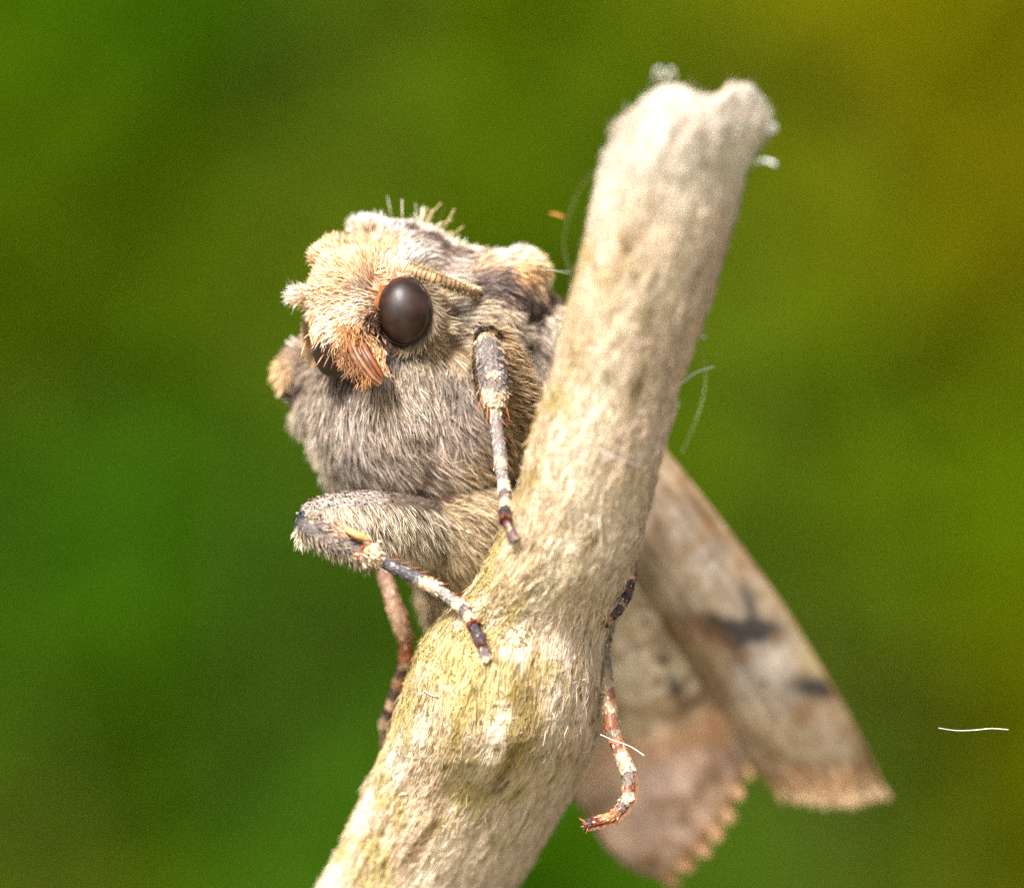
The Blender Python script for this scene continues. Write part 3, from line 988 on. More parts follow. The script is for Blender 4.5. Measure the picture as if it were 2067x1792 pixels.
tuft(g, 660, 712, .75, -.05, 1, 60, .3, .012, 16, (190, 186, 176), (60, 50, 44), .25)
tuft(g, 720, 775, .7, -.15, 1, 70, .26, .016, 14, (200, 150, 90), (100, 66, 40), .3)
tuft(g, 780, 712, .7, .3, 1, 90, .24, .02, 12, (90, 80, 84), (40, 34, 36), .35)
tuft(g, 820, 540, .8, 1, .0, 60, .16, .028, 8, (252, 222, 180), (220, 150, 90), .3)
tuft(g, 790, 553, .55, .9, -.5, 160, .2, .026, 15, (252, 224, 184), (226, 150, 84), .35)
tuft(g, 1115, 655, 3.4, .7, .6, 60, .4, .04, 12, (246, 230, 206), (190, 160, 130), .3)
tuft(g, 1085, 520, 3.6, .9, -.3, 70, .22, .034, 20, (240, 200, 150), (214, 160, 108), .5)
tuft(g, 572, 740, 4.2, -.5, .7, 70, .28, .04, 16, (240, 200, 146), (206, 152, 96), .5)
tuft(g, 625, 880, 4.2, -.6, .8, 120, .26, .03, 36, (206, 188, 160), (130, 110, 90), .6)
tuft(g, 635, 950, 4.2, -.5, .8, 60, .28, .03, 18, (206, 188, 160), (130, 110, 90), .6)
# fringe arching over the raised knee
tuft(g, 985, 652, .95, 1, .15, 200, .38, .022, 16, (232, 208, 172), (120, 92, 66), .35)
tuft(g, 1030, 665, 1.2, .8, .7, 220, .46, .022, 17, (220, 200, 172), (80, 62, 52), .25)
tuft(g, 1065, 710, 1.6, .65, 1, 240, .46, .024, 20, (214, 196, 172), (78, 66, 60), .22)
tuft(g, 1085, 760, 2.0, .5, 1, 120, .4, .026, 16, (228, 212, 192), (130, 112, 98), .25)
tag(g.build('loose_tuft', M_FUR, moth), 'longer loose hair scales standing out of the coat', kind='stuff')

# small dark parting in the chest fur
g = Geo()
tuft(g, 822, 848, 1.02, .22, 1, 14, .34, .026, 2.6, (66, 50, 42), (26, 20, 18), .06, dy=-.02, on_body=False)
tuft(g, 834, 872, 1.02, .3, 1, 14, .3, .024, 2.6, (54, 44, 38), (26, 20, 18), .06, dy=-.02, on_body=False)
tag(g.build('dark_parting', M_FUR, moth), kind='stuff')

# proboscis, rolled up under the face: two grooved halves side by side
def galea(path, base, seed):
    g = Geo()
    tube(g, path, lambda t, a, p: S(*base) * (.8 + .42 * np.cos(a * 7 + seed)[:, None] + .35 * noise(p, 8, seed)[:, None]) * (.55 + .6 * t[:, None]), nu=90, nv=48,
         bump=lambda t, a: 1 + .05 * np.cos(4 * a + seed) + .03 * np.cos(9 * a) + .010 * np.sin(t * 330))
    return g


galea([(*P(702, 670, .7), .09), (*P(712, 700, .34), .115), (*P(727, 730, .18), .125), (*P(747, 758, .16), .115), (*P(768, 776, .28), .085)], (150, 102, 72), 1).build('proboscis', M_CHITIN, moth)
galea([(*P(720, 668, .8), .09), (*P(731, 698, .46), .12), (*P(746, 726, .30), .125), (*P(761, 751, .28), .11), (*P(773, 770, .36), .07)], (128, 72, 44), 2).build('proboscis', M_CHITIN, moth)


g = Geo()
tuft(g, 703, 672, .35, .15, 1, 160, .26, .022, 12, (226, 170, 112), (130, 78, 44), .35, on_body=False)
tuft(g, 736, 765, .1, .0, 1, 60, .16, .014, 7, (220, 160, 100), (120, 74, 40), .3, on_body=False)
tuft(g, 716, 742, .1, -.1, 1, 110, .2, .014, 8, (190, 140, 98), (92, 58, 36), .35, on_body=False)
tuft(g, 778, 762, .3, .2, 1, 60, .16, .018, 6, (120, 104, 92), (50, 40, 38), .4, on_body=False)
tuft(g, 692, 715, .3, -.1, 1, 120, .2, .016, 9, (200, 150, 104), (104, 62, 36), .35, on_body=False)
tuft(g, 745, 690, .45, .2, 1, 120, .18, .022, 10, (236, 190, 140), (120, 76, 48), .4, on_body=False)
tag(g.build('face_hair', M_FUR, moth), kind='stuff')

# antennae
def antenna(pts4, cil=1800):
    g = Geo()
    q = crom(pts4, 260)
    segs = 34
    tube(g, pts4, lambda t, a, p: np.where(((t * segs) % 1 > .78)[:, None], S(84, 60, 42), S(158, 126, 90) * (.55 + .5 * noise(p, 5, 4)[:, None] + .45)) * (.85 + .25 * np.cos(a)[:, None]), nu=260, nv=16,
         bump=lambda t, a: 1 + .05 * (((t * segs) % 1) > .5) - .09 * ((t * segs) % 1 > .86) + 0 * a)
    t, n, b = frames(q[:, :3])
    N = cil
    k = rng.integers(4, 250, N)
    a = rng.choice([0.5 * np.pi, 1.5 * np.pi], N) + rng.normal(0, .45, N)
    rad = n[k] * np.cos(a)[:, None] + b[k] * np.sin(a)[:, None]
    root = q[k, :3] + rad * q[k, 3:4] * .9
    ribbons(g, root, norm(rad + t[k] * .5), t[k], rng.uniform(.04, .09, N), .014, S(120, 90, 60), S(214, 190, 150), bend=.2)
    return g.build('antenna', M_SCALE, moth)


antenna([(*P(822, 543, 1.1), .12), (*P(850, 552, .9), .125), (*P(900, 570, 1.0), .112), (*P(945, 586, 1.45), .09), (*P(985, 600, 2.1), .06), (*P(1060, 640, 2.6), .05), (*P(1110, 700, 3.4), .03)])
antenna([(*P(628, 625, 1.6), .11), (*P(622, 665, 2.3), .12), (*P(628, 715, 2.8), .11), (*P(645, 760, 3.0), .09), (*P(670, 820, 3.6), .05)], 300)


# legs
DGR, LGR, CRM, RED, MAU = S(148, 136, 130), S(166, 152, 144), S(236, 206, 174), S(150, 70, 34), S(150, 132, 130)


def segment(name, parent, path, bands, nscale=1200, sl=.11, sw=.05, flat=1.0, fuzz=None, spec_c=None, caps=True, mott=.25):
    """one joint of a leg: tube and its coat of overlapping scales; bands = [(t_end, colour), ...]"""
    g = Geo()
    ends = np.array([b[0] for b in bands])
    cols = np.array([b[1] for b in bands])

    def cf(t, a, p):
        tt = np.clip(t + .035 * np.sin(a * 2 + t * 9) + .03 * noise(p, 9, 3), 0, .9999)
        c = cols[np.minimum(np.searchsorted(ends, tt), len(cols) - 1)]
        return c
    q = tube(g, path, lambda t, a, p: cf(t, a, p) * .6, nu=60, nv=20, flat=flat, caps=caps)
    t, n, b = frames(q[:, :3])
    N = nscale
    k = rng.integers(1, 58, N)
    a = rng.uniform(0, 2 * np.pi, N)
    rad = n[k] * np.cos(a)[:, None] * flat + b[k] * np.sin(a)[:, None]
    root = q[k, :3] + rad * q[k, 3:4] * .97
    rn = norm(rad)
    c = cf(k / 60.0, a, root)
    mt = noise(root, 7, 5)[:, None]
    c = c * (1 + mott * mt) * rng.uniform(.7, 1.25, (N, 1))
    flip = (rng.random(N) < .05)[:, None]
    c = np.where(flip, S(230, 205, 170), c)
    d = norm(t[k] + rn * rng.uniform(.05, .3, N)[:, None] + rng.normal(0, .1, (N, 3)))
    ribbons(g, root, d, rn, rng.uniform(.7, 1.2, N) * sl, rng.uniform(.7, 1.2, N) * sw, c * .8, np.clip(c * 1.05, 0, .95), bend=.12, roll=.25, shape=(.5, 1, 1, .5))
    if fuzz:
        for (n2, aim, fl, fw, tipc, rootc, tr) in fuzz:
            k = rng.integers(int(tr[0] * 58) + 1, int(tr[1] * 58), n2)
            a = rng.uniform(0, 2 * np.pi, n2)
            rad = n[k] * np.cos(a)[:, None] * flat + b[k] * np.sin(a)[:, None]
            rn = norm(rad)
            aim3 = norm(np.array([aim[0], -.15, -aim[1]]))
            keep = (rn @ aim3 > -.35)
            k, rn, rad = k[keep], rn[keep], rad[keep]
            root = q[k, :3] + rad * q[k, 3:4] * .95
            wob = np.stack([noise(root, 5, 81), noise(root, 5, 82), noise(root, 5, 83)], 1) * .3
            d = norm(aim3 + rn * .55 + wob + rng.normal(0, .15, (len(k), 3)))
            br = rng.lognormal(0, .25, len(k))[:, None]
            ribbons(g, root, d, rn, rng.uniform(.5, 1.2, len(k)) * fl, fw * rng.uniform(.7, 1.3, len(k)), S(*rootc) * br, np.clip(S(*tipc) * br, 0, .9), bend=.15, roll=.6)
    return g.build(name, M_SCALE if not fuzz else M_FUR, parent)


def spines(name, parent, items):
    """each spur or bristle its own tapered cone: u, v, y, u2, v2, y2, r"""
    for (u0, v0, y0, u1, v1, y1, r) in items:
        g = Geo()
        a, b = P(u0, v0, y0), P(u1, v1, y1)
        m = (a + b) / 2 + np.array([0, -.015, 0])
        tube(g, [(*a, r), (*m, r * .75), (*b, r * .08)], lambda t, an, p: S(150, 86, 52) * (1 + .4 * t[:, None]), nu=8, nv=6, caps=False)
        g.build(name, M_CHITIN, parent)


def leg(label):
    o = bpy.data.objects.new('leg', None)
    SC.collection.objects.link(o)
    o.parent = moth
    o['label'] = label
    return o


# raised near foreleg
L1 = leg('near foreleg, its banded foot reaching down onto the stem')
segment('femur', L1, [(*P(1060, 900, 2.6), .36), (*P(1030, 830, 1.7), .52), (*P(1005, 760, 1.0), .5), (*P(990, 700, .5), .34), (*P(984, 678, .3), .2)],
        [(1, S(120, 96, 66))], 1600, .12, .05, fuzz=[(5200, (.9, .25), .36, .020, (200, 170, 130), (96, 70, 48), (0, .95)), (900, (-.3, 1), .2, .020, (170, 140, 90), (70, 52, 34), (.2, .98))])
segment('tibia', L1, [(*P(980, 678, .05), .17), (*P(984, 705, -.12), .26), (*P(992, 745, -.22), .285), (*P(998, 785, -.28), .28), (*P(999, 812, -.28), .21)],
        [(.16, S(200, 176, 140)), (.3, DGR), (.72, S(136, 126, 122)), (1, CRM)], 2600, .13, .05,
        fuzz=[(260, (1, .8), .16, .024, (206, 180, 150), (110, 84, 66), (.1, .85)), (140, (-.7, .8), .18, .02, (180, 160, 140), (90, 74, 66), (.1, .8))])
g = Geo()
tuft(g, 993, 752, -.5, 0, 1, 70, .1, .05, 6, (250, 220, 186), (236, 200, 160), .25, shape=(.5, 1, 1, .5), on_body=False)
tuft(g, 975, 672, -.05, -.3, -.3, 60, .1, .04, 6, (60, 50, 48), (24, 20, 20), .5, on_body=False)
tuft(g, 978, 690, -.2, .2, 1, 50, .1, .05, 7, (250, 222, 186), (236, 200, 160), .3, shape=(.5, 1, 1, .5), on_body=False)
tag(g.build('knee_scales', M_SCALE, L1), kind='stuff')
ya = branch_front(1045, 1085)


def clear(u, v, y, r):
    l, rr, _ = branch_at(v)
    return min(y, branch_front(u, v) - r * .9) if l < u < rr else y


TS1 = [((998, 812, -.3), (1012, 948, -.4), .135, [(.2, CRM), (.8, LGR), (1, CRM)]),
       ((1011, 942, -.4), (1019, 994, -.8), .125, [(.52, DGR), (1, CRM)]),
       ((1018, 990, -.8), (1020, 1028, -1.3), .12, [(.5, S(122, 108, 104)), (1, S(230, 200, 166))]),
       ((1019, 1024, -1.25), (1020, 1052, -1.8), .115, [(.7, S(80, 70, 72)), (1, S(120, 60, 40))]),
       ((1019, 1046, -1.7), (1038, 1088, ya - .05), .1, [(.3, S(90, 60, 56)), (1, S(110, 88, 82))])]
for (a, b, r, bands) in TS1:
    m = [(a[i] + b[i]) / 2 for i in range(3)]
    segment('tarsal_segment', L1, [(*P(*a), r * .9), (*P(*m), r * .95), (*P(*b), r * 1.08)], bands, 520, .08, .04)
spines('spine', L1, [(975, 760, -.3, 968, 800, -.4, .018), (976, 790, -.4, 962, 835, -.5, .02), (985, 812, -.4, 982, 862, -.5, .022), (1018, 806, -.3, 1030, 852, -.35, .022), (1012, 850, -.4, 1030, 864, -.4, .014),
                     (1014, 880, -.4, 1026, 892, -.4, .012), (1003, 930, -.5, 997, 946, -.5, .012), (1018, 930, -.4, 1030, 944, -.4, .012), (1004, 960, -.5, 998, 975, -.5, .012), (1024, 985, -.5, 1036, 996, -.6, .012)])
spines('claw', L1, [(1030, 1080, ya - .05, 1050, 1094, ya, .035), (1036, 1078, ya - .1, 1052, 1080, ya - .02, .03)])

# bent far foreleg
L2 = leg('far foreleg, bent at a sharp dark knee, its banded foot resting on the knuckle of the stem')
segment('femur', L2, [(*P(930, 1085, 3.8), .4), (*P(875, 1060, 2.3), .48), (*P(800, 1042, .95), .48), (*P(720, 1033, .25), .42), (*P(655, 1032, -.02), .28), (*P(622, 1038, -.1), .18)],
        [(.5, S(150, 132, 116)), (1, S(196, 182, 170))], 4200, .15, .055,
        fuzz=[(8500, (.25, 1), .5, .020, (224, 208, 182), (112, 92, 76), (.03, .88)), (500, (-.2, -.2), .14, .03, (110, 90, 72), (60, 48, 40), (.45, .98))])
g = Geo()
for n_, y_, c_ in ((200, 0, (180, 166, 160)),):
    tuft(g, 622, 1036, -.12, -.6, .4, 200, .09, .05, 6, (84, 86, 96), (40, 42, 48), .5, shape=(.5, 1, 1, .5), on_body=False)
tuft(g, 611, 1050, -.2, -.2, 1, 160, .1, .05, 6, (70, 72, 80), (26, 26, 30), .4, shape=(.5, 1, 1, .5), on_body=False)
tuft(g, 628, 1050, -.42, .3, 1, 120, .14, .04, 7, (240, 214, 176), (200, 170, 130), .3, on_body=False)
tuft(g, 617, 1072, -.25, -.25, 1, 260, .3, .02, 8, (236, 224, 198), (170, 150, 124), .25, on_body=False)
tag(g.build('knee_scales', M_SCALE, L2), kind='stuff')
segment('tibia', L2, [(*P(608, 1050, -.15), .12), (*P(626, 1066, -.42), .23), (*P(660, 1084, -.5), .27), (*P(700, 1102, -.48), .25), (*P(740, 1120, -.45), .23), (*P(764, 1132, -.45), .15)],
        [(.1, S(60, 58, 64)), (.62, S(120, 110, 106)), (1, S(206, 180, 152))], 4200, .14, .05, mott=.5,
        fuzz=[(800, (.35, 1), .22, .02, (176, 156, 132), (80, 70, 66), (.05, .9)), (300, (.9, -.1), .2, .02, (210, 186, 156), (96, 84, 80), (.1, .6))])
# the orange seed-like epiphysis on the tibia
g = Geo()
tube(g, [(*P(694, 1066, -.75), .03), (*P(706, 1072, -.85), .075), (*P(722, 1080, -.87), .085), (*P(738, 1087, -.82), .06), (*P(749, 1091, -.78), .012)],
     lambda t, a, p: S(206, 148, 96) * (1 - .35 * (np.sin(a) > .5)[:, None]) * (1 + .25 * t[:, None]), nu=30, nv=16)
o = g.build('tibial_spur', M_CHITIN, L2)
o['label'] = 'smooth orange seed-shaped spur'
g = Geo()
tuft(g, 680, 1064, -.72, .9, .35, 120, .16, .035, 8, (240, 210, 176), (130, 100, 84), .18, on_body=False)
tuft(g, 745, 1112, -.72, .85, .5, 90, .14, .045, 10, (250, 224, 190), (220, 180, 140), .3, shape=(.5, 1, 1, .5), on_body=False)
tuft(g, 730, 1104, -.74, .8, .5, 16, .1, .06, 10, (150, 64, 34), (120, 50, 28), .3, shape=(.5, 1, 1, .5), on_body=False)
tag(g.build('scale_tuft', M_FUR, L2), kind='stuff')
yb = branch_front(985, 1320)
y2 = branch_front(935, 1235)
TS2 = [((756, 1124, -.45), (886, 1190, -.45), .155, [(.66, S(104, 98, 100)), (1, CRM)]),
       ((880, 1186, -.45), (936, 1228, -.5), .14, [(.6, DGR), (1, CRM)]),
       ((931, 1222, -.5), (957, 1262, yb - .35), .13, [(.45, S(122, 108, 104)), (.85, S(236, 196, 160)), (1, S(126, 64, 42))]),
       ((954, 1256, yb - .35), (968, 1292, yb - .22), .12, [(.82, S(100, 90, 96)), (1, S(116, 62, 44))]),
       ((965, 1286, yb - .22), (981, 1328, yb - .08), .105, [(.8, MAU), (1, S(220, 190, 164))])]
for (a, b, r, bands) in TS2:
    a, b = [(q_[0], q_[1], clear(*q_, r)) for q_ in (a, b)]
    m = [(a[i] + b[i]) / 2 for i in range(3)]
    segment('tarsal_segment', L2, [(*P(*a), r * .78), (*P(*m), r * .86), (*P(*b), r * 1.0)], bands, 640, .09, .045)
sp = []
for (u, v) in [(790, 1126), (812, 1134), (832, 1142), (848, 1152), (862, 1160), (875, 1168), (886, 1176), (910, 1194), (922, 1203), (932, 1212), (940, 1222), (950, 1240), (957, 1252), (965, 1268), (972, 1284)]:
    l = rng.uniform(14, 24)
    sp.append((u - 3, v + 4, -.5, u + l, v + rng.uniform(-3, 5), -.62, .013))
sp += [(738, 1112, -.7, 772, 1128, -.7, .028), (668, 1078, -.75, 690, 1090, -.82, .016)]
spines('spine', L2, sp)
spines('claw', L2, [(976, 1312, yb - .12, 996, 1306, yb - .1, .04), (974, 1320, yb - .12, 992, 1318, yb - .04, .035)])

# far middle leg, hanging behind the stem on the left
L3 = leg('far middle leg, slim and reddish, hanging beside the stem at left')
OB, OC = S(150, 112, 86), S(200, 160, 126)
segment('tibia', L3, [(*P(800, 1040, 4.2), .22), (*P(772, 1130, 3.4), .13), (*P(786, 1190, 3.2), .15), (*P(806, 1250, 3.1), .18), (*P(818, 1285, 3.1), .15)], [(.35, S(140, 108, 88)), (.55, S(160, 124, 100)), (.95, OC), (1, S(190, 110, 60))], 1400, .13, .05)
for a, b, r, bands in [((820, 1275, 3.1), (818, 1345, 3.1), .135, [(.2, OC), (.8, S(176, 100, 60)), (1, OC)]), ((818, 1338, 3.1), (802, 1385, 3.2), .12, [(.5, S(120, 84, 66)), (1, S(176, 130, 96))]),
                       ((804, 1380, 3.2), (790, 1425, 3.4), .115, [(.6, S(92, 72, 66)), (1, OC)]), ((791, 1420, 3.4), (778, 1462, 3.7), .13, [(.5, S(84, 68, 62)), (1, S(170, 140, 112))]), ((779, 1458, 3.7), (780, 1510, 4.0), .11, [(1, S(110, 84, 70))])]:
    m = [(a[i] + b[i]) / 2 for i in range(3)]
    segment('tarsal_segment', L3, [(*P(*a), r), (*P(*m), r), (*P(*b), r)], bands, 300, .1, .045)
spines('spine', L3, [(822, 1268, 3.0, 846, 1290, 3.0, .025), (806, 1270, 3.0, 800, 1300, 3.0, .02)])

# near middle leg: only its foot shows, hooked round the right edge of the stem
L4 = leg('near middle leg, its dark foot hooked round the right edge of the stem')
segment('tibia', L4, [(*P(1250, 1010, 4.4), .2), (*P(1262, 1100, 3.2), .2), (*P(1271, 1172, 1.9), .13)], [(1, S(120, 90, 70))], 500)
for a, b, r, bands in [((1271, 1165, 1.9), (1264, 1202, 1.2), .12, [(.35, S(190, 150, 110)), (.8, S(70, 50, 46)), (1, S(120, 70, 44))]), ((1266, 1198, 1.2), (1244, 1232, .7), .12, [(.5, S(84, 60, 54)), (.8, S(200, 170, 130)), (1, S(90, 60, 50))]),
                       ((1247, 1228, .7), (1222, 1256, .4), .1, [(.6, S(90, 66, 54)), (1, S(180, 140, 100))])]:
    m = [(a[i] + b[i]) / 2 for i in range(3)]
    segment('tarsal_segment', L4, [(*P(*a), r), (*P(*m), r), (*P(*b), r)], bands, 360, .09, .05, mott=.6)
spines('claw', L4, [(1226, 1252, .35, 1208, 1262, .3, .03), (1224, 1244, .3, 1210, 1248, .3, .025)])

# hind leg hanging down the right edge
L5 = leg('near hind leg, red-brown and cream, trailing down the right edge of the stem with a curled foot')
RB, TC = S(156, 100, 70), S(196, 166, 132)


def two_tone(seg_list):
    for a, b, r, bands in seg_list:
        m = [(a[i] + b[i]) / 2 for i in range(3)]
        segment('tarsal_segment', L5, [(*P(*a), r * .95), (*P(*m), r), (*P(*b), r * 1.12)], bands, 520, .09, .045, mott=.6)


segment('tibia', L5, [(*P(1250, 1180, 3.6), .16), (*P(1228, 1260, 2.3), .14), (*P(1216, 1310, 1.6), .12)], [(1, S(150, 124, 100))], 500)
two_tone([((1216, 1305, 1.6), (1236, 1478, 1.0), .14, [(.3, S(150, 136, 116)), (.5, TC), (.62, RB), (.8, TC), (1, RB)]),
          ((1234, 1470, 1.0), (1268, 1556, .8), .14, [(.2, S(150, 130, 112)), (.5, RB), (1, CRM)]),
          ((1267, 1548, .8), (1270, 1612, .75), .13, [(.5, S(152, 136, 124)), (.75, RB), (1, CRM)]),
          ((1270, 1606, .75), (1238, 1650, .7), .12, [(.25, CRM), (.6, S(122, 102, 90)), (1, S(176, 112, 70))]),
          ((1242, 1646, .7), (1182, 1664, .7), .1, [(.4, S(200, 140, 96)), (.7, S(130, 62, 38)), (1, S(80, 52, 44))])])
g = Geo()
k_ = crom([P(1216, 1310, 1.6), P(1224, 1390, 1.3), P(1236, 1475, 1.0), P(1268, 1552, .8), P(1270, 1610, .75), P(1238, 1648, .7), P(1190, 1662, .7)], 240)
N = 420
kk = rng.integers(0, 239, N)
tt = norm(np.gradient(k_, axis=0))[kk]
sd = np.cross(tt, np.array([0, -1., 0]))
ribbons(g, k_[kk] + sd * -.09 + np.array([0, -.08, 0]), norm(tt - sd * .6), np.broadcast_to([0, -1., 0], (N, 3)), rng.uniform(.06, .13, N), .02, S(116, 70, 48), S(160, 108, 76), bend=.1)
tag(g.build('bristle_row', M_CHITIN, L5), kind='stuff')
spines('claw', L5, [(1186, 1662, .65, 1168, 1650, .6, .035), (1186, 1666, .65, 1172, 1668, .6, .03), (1190, 1664, .65, 1182, 1682, .6, .02)])

# ------------------------------------------------------------------ wings
def blotch(u, v, cu, cv, su, sv, rot=0):
    r = math.radians(rot)
    x, y = (u - cu) * math.cos(r) + (v - cv) * math.sin(r), -(u - cu) * math.sin(r) + (v - cv) * math.cos(r)
    return np.exp(-((x / su) ** 2 + (y / sv) ** 2))


def mixc(c, col, w):
    w = np.clip(w, 0, 1)[..., None]
    return c * (1 - w) + S(*col) * w


def patch(name, A, B, colfn, nu=170, nv=110, bulge=0.0, veins=9, thick=.045, label=None, teeth=0.0, nteeth=8, edge_col=None):
    """a wing between the leading edge A and the trailing edge B (rows u, v, depth)"""
    a, b = crom(A, nu), crom(B, nu)
    s = np.linspace(0, 1, nv)[None, :, None]
    q = a[:, None] * (1 - s) + b[:, None] * s
    T = np.linspace(0, 1, nu)[:, None] * np.ones((1, nv))
    Sv = np.ones((nu, 1)) * np.linspace(0, 1, nv)[None]
    if teeth:
        dirn = norm((q[-1] - q[-8]))[:, :2]
        k = (np.clip((T - .93) / .07, 0, 1)) ** 1.0
        sc = teeth * (.5 + .5 * np.cos(Sv * nteeth * 2 * np.pi + 1.1 * np.sin(Sv * 9))) - teeth * .5
        q[..., :2] += (k * (sc + 20 * np.sin(np.pi * Sv)))[..., None] * dirn[None]
    q[..., 2] += -bulge * np.sin(np.pi * Sv) * np.clip(T * 3, 0, 1) - .018 * np.abs(np.sin((Sv + .03 * np.sin(T * 5)) * veins * np.pi)) ** 3
    q[..., 2] += .12 * noise(np.stack([T * 6, Sv * 5, T * 0], -1), 1, 9)
    p = P(q[..., 0], q[..., 1], q[..., 2])
    nrm = norm(np.cross(np.gradient(p, axis=0), np.gradient(p, axis=1)))
    c = colfn(q[..., 0], q[..., 1], T, Sv) * np.array([1.0, 1.03, 1.06])
    c = c * (1 + .3 * fbm(np.stack([q[..., 0] / 46, q[..., 1] / 46, 0 * T], -1), 1, 3, 77))[..., None]
    c = mixc(c, (150, 112, 76), np.clip(fbm(np.stack([q[..., 0] / 60, q[..., 1] / 60, 0 * T + 4], -1), 1, 3, 79) * 1.6 - .1, 0, .6))
    g = Geo()
    f = grid_faces(nu, nv)
    sgn = 1 if nrm[nu // 2, nv // 2, 1] < 0 else -1
    g.add((p + nrm * sgn * thick / 2).reshape(-1, 3), f if sgn > 0 else f[:, ::-1], c.reshape(-1, 3))
    g.add((p - nrm * sgn * thick / 2).reshape(-1, 3), f[:, ::-1] if sgn > 0 else f, c.reshape(-1, 3) * .9)
    n0 = nu * nv
    loop = np.concatenate([np.arange(nv), np.arange(1, nu) * nv + nv - 1, (nu - 1) * nv + np.arange(nv - 2, -1, -1), np.arange(nu - 2, 0, -1) * nv])
    nx = np.roll(loop, -1)
    g.f.append(np.stack([loop, nx, nx + n0, loop + n0], 1))
    wing = g.build(name, M_WING, moth)
    if label:
        wing['label'] = label
    # fringe of long scales on the outer margin
    if teeth:
        g = Geo()
        N = 2600
        j = rng.integers(0, nv, N)
        ii = np.full(N, nu - 1)
        root = p[ii, j]
        d = norm(p[-1, j] - p[-6, j] + 1e-6)
        tooth = np.cos(j / (nv - 1) * nteeth * 2 * np.pi)
        fc = np.where((tooth > 0)[:, None], S(*edge_col[0]), S(*edge_col[1])) * rng.uniform(.8, 1.2, (N, 1))
        ribbons(g, root - d * .05, norm(d + rng.normal(0, .12, (N, 3))), nrm[ii, j], (.22 + .12 * tooth) * rng.uniform(.8, 1.2, N), .05, fc, fc * 1.05, bend=.1, roll=.4)
        tag(g.build('wing_fringe', M_FRINGE, wing), kind='stuff')
    return wing


def col_near(u, v, T, Sx):
    c = np.ones(u.shape + (3,)) * S(194, 172, 148)
    n1 = noise(np.stack([Sx * 6 + T, T * 5, 0 * T], -1), 1, 91)
    n2 = fbm(np.stack([u / 40, v / 55, 0 * T], -1), 1, 3, 93)
    c = mixc(c, (176, 150, 116), .35 + .5 * n1)
    c = mixc(c, (206, 192, 178), blotch(u, v, 1540, 1340, 80, 80, 30) * .9 + blotch(u, v, 1440, 1130, 60, 100, -35) * .6)
    c = mixc(c, (128, 96, 66), .4 * np.clip(n2, 0, 1))
    c = mixc(c, (146, 120, 88), (.35 + .5 * n2) * np.clip(1 - np.abs(Sx - .42) / .22, 0, 1) * np.clip(1.3 - T * 1.4, 0, 1))
    c = mixc(c, (150, 126, 96), np.clip(fbm(np.stack([u / 22, v / 30, 0 * T], -1), 1, 3, 94) * 2 - .1, 0, .55))
    c = mixc(c, (196, 164, 120), np.clip(1 - np.abs(Sx - .1) / .1, 0, 1) * .5)
    c = mixc(c, (128, 104, 66), np.clip(1 - np.abs(Sx - .2) / .05, 0, 1) * .6 * (T < .62))
    c = mixc(c, (116, 76, 36), blotch(u, v, 1425, 1050, 14, 80, -33) * .8)
    c = mixc(c, (96, 76, 64), blotch(u, v, 1320, 1040, 12, 90, -20) * .5)
    for s0 in (.16, .27, .36, .47, .6, .72, .84):
        c = mixc(c, (138, 112, 88), .4 * np.exp(-((Sx - s0 - .05 * np.sin(T * 4 + s0 * 9)) / .010) ** 2))
    dk = .8 * blotch(u, v, 1512, 1222, 15, 40, -10) + blotch(u, v, 1525, 1272, 44, 20, 0) + blotch(u, v, 1435, 1262, 62, 26, 25) + .7 * blotch(u, v, 1480, 1310, 22, 40, -30)
    dk = dk * (1 + 1.1 * n2)
    c = mixc(c, (74, 66, 62), dk * 1.25)
    c = mixc(c, (58, 54, 54), 1.3 * blotch(u, v, 1648, 1386, 52, 22, 8) + blotch(u, v, 1678, 1380, 14, 24, 20))
    c = mixc(c, (190, 168, 120), blotch(u, v, 1640, 1335, 30, 34, 0) * .7)
    c = mixc(c, (190, 136, 86), blotch(u, v, 1420, 1480, 60, 50, -20) * .8)
    c = mixc(c, (208, 156, 102), (T > .9) * .6 * (T - .85) / .15)
    sp = np.clip(np.cos(Sx * 8 * 2 * np.pi + np.pi) * 1.5 - .2, 0, 1) * np.clip(1 - np.abs(T - .955) / .05, 0, 1)
    c = mixc(c, (84, 54, 40), sp)
    c = mixc(c, (214, 168, 112), np.clip(1 - Sx / .035, 0, 1) * .9)
    return c


def col_far(u, v, T, Sx):
    c = np.ones(u.shape + (3,)) * S(244, 214, 190)
    n2 = fbm(np.stack([Sx * 9, T * 8, 0 * T], -1), 1, 3, 95)
    c = mixc(c, (220, 190, 170), .4 + .8 * n2)
    c = mixc(c, (196, 136, 92), blotch(u, v, 1330, 1530, 170, 52, -12) * .8)
    c = mixc(c, (216, 180, 150), blotch(u, v, 1330, 1730, 90, 60) * .7)
    sp = np.clip(np.cos(Sx * 7 * 2 * np.pi + np.pi) * 1.5 - .1, 0, 1) * np.clip(1 - np.abs(T - .945) / .045, 0, 1)
    c = mixc(c, (104, 68, 48), sp * .95)
    c = mixc(c, (206, 166, 118), np.clip(1 - Sx / .05, 0, 1) * .7)
    return c


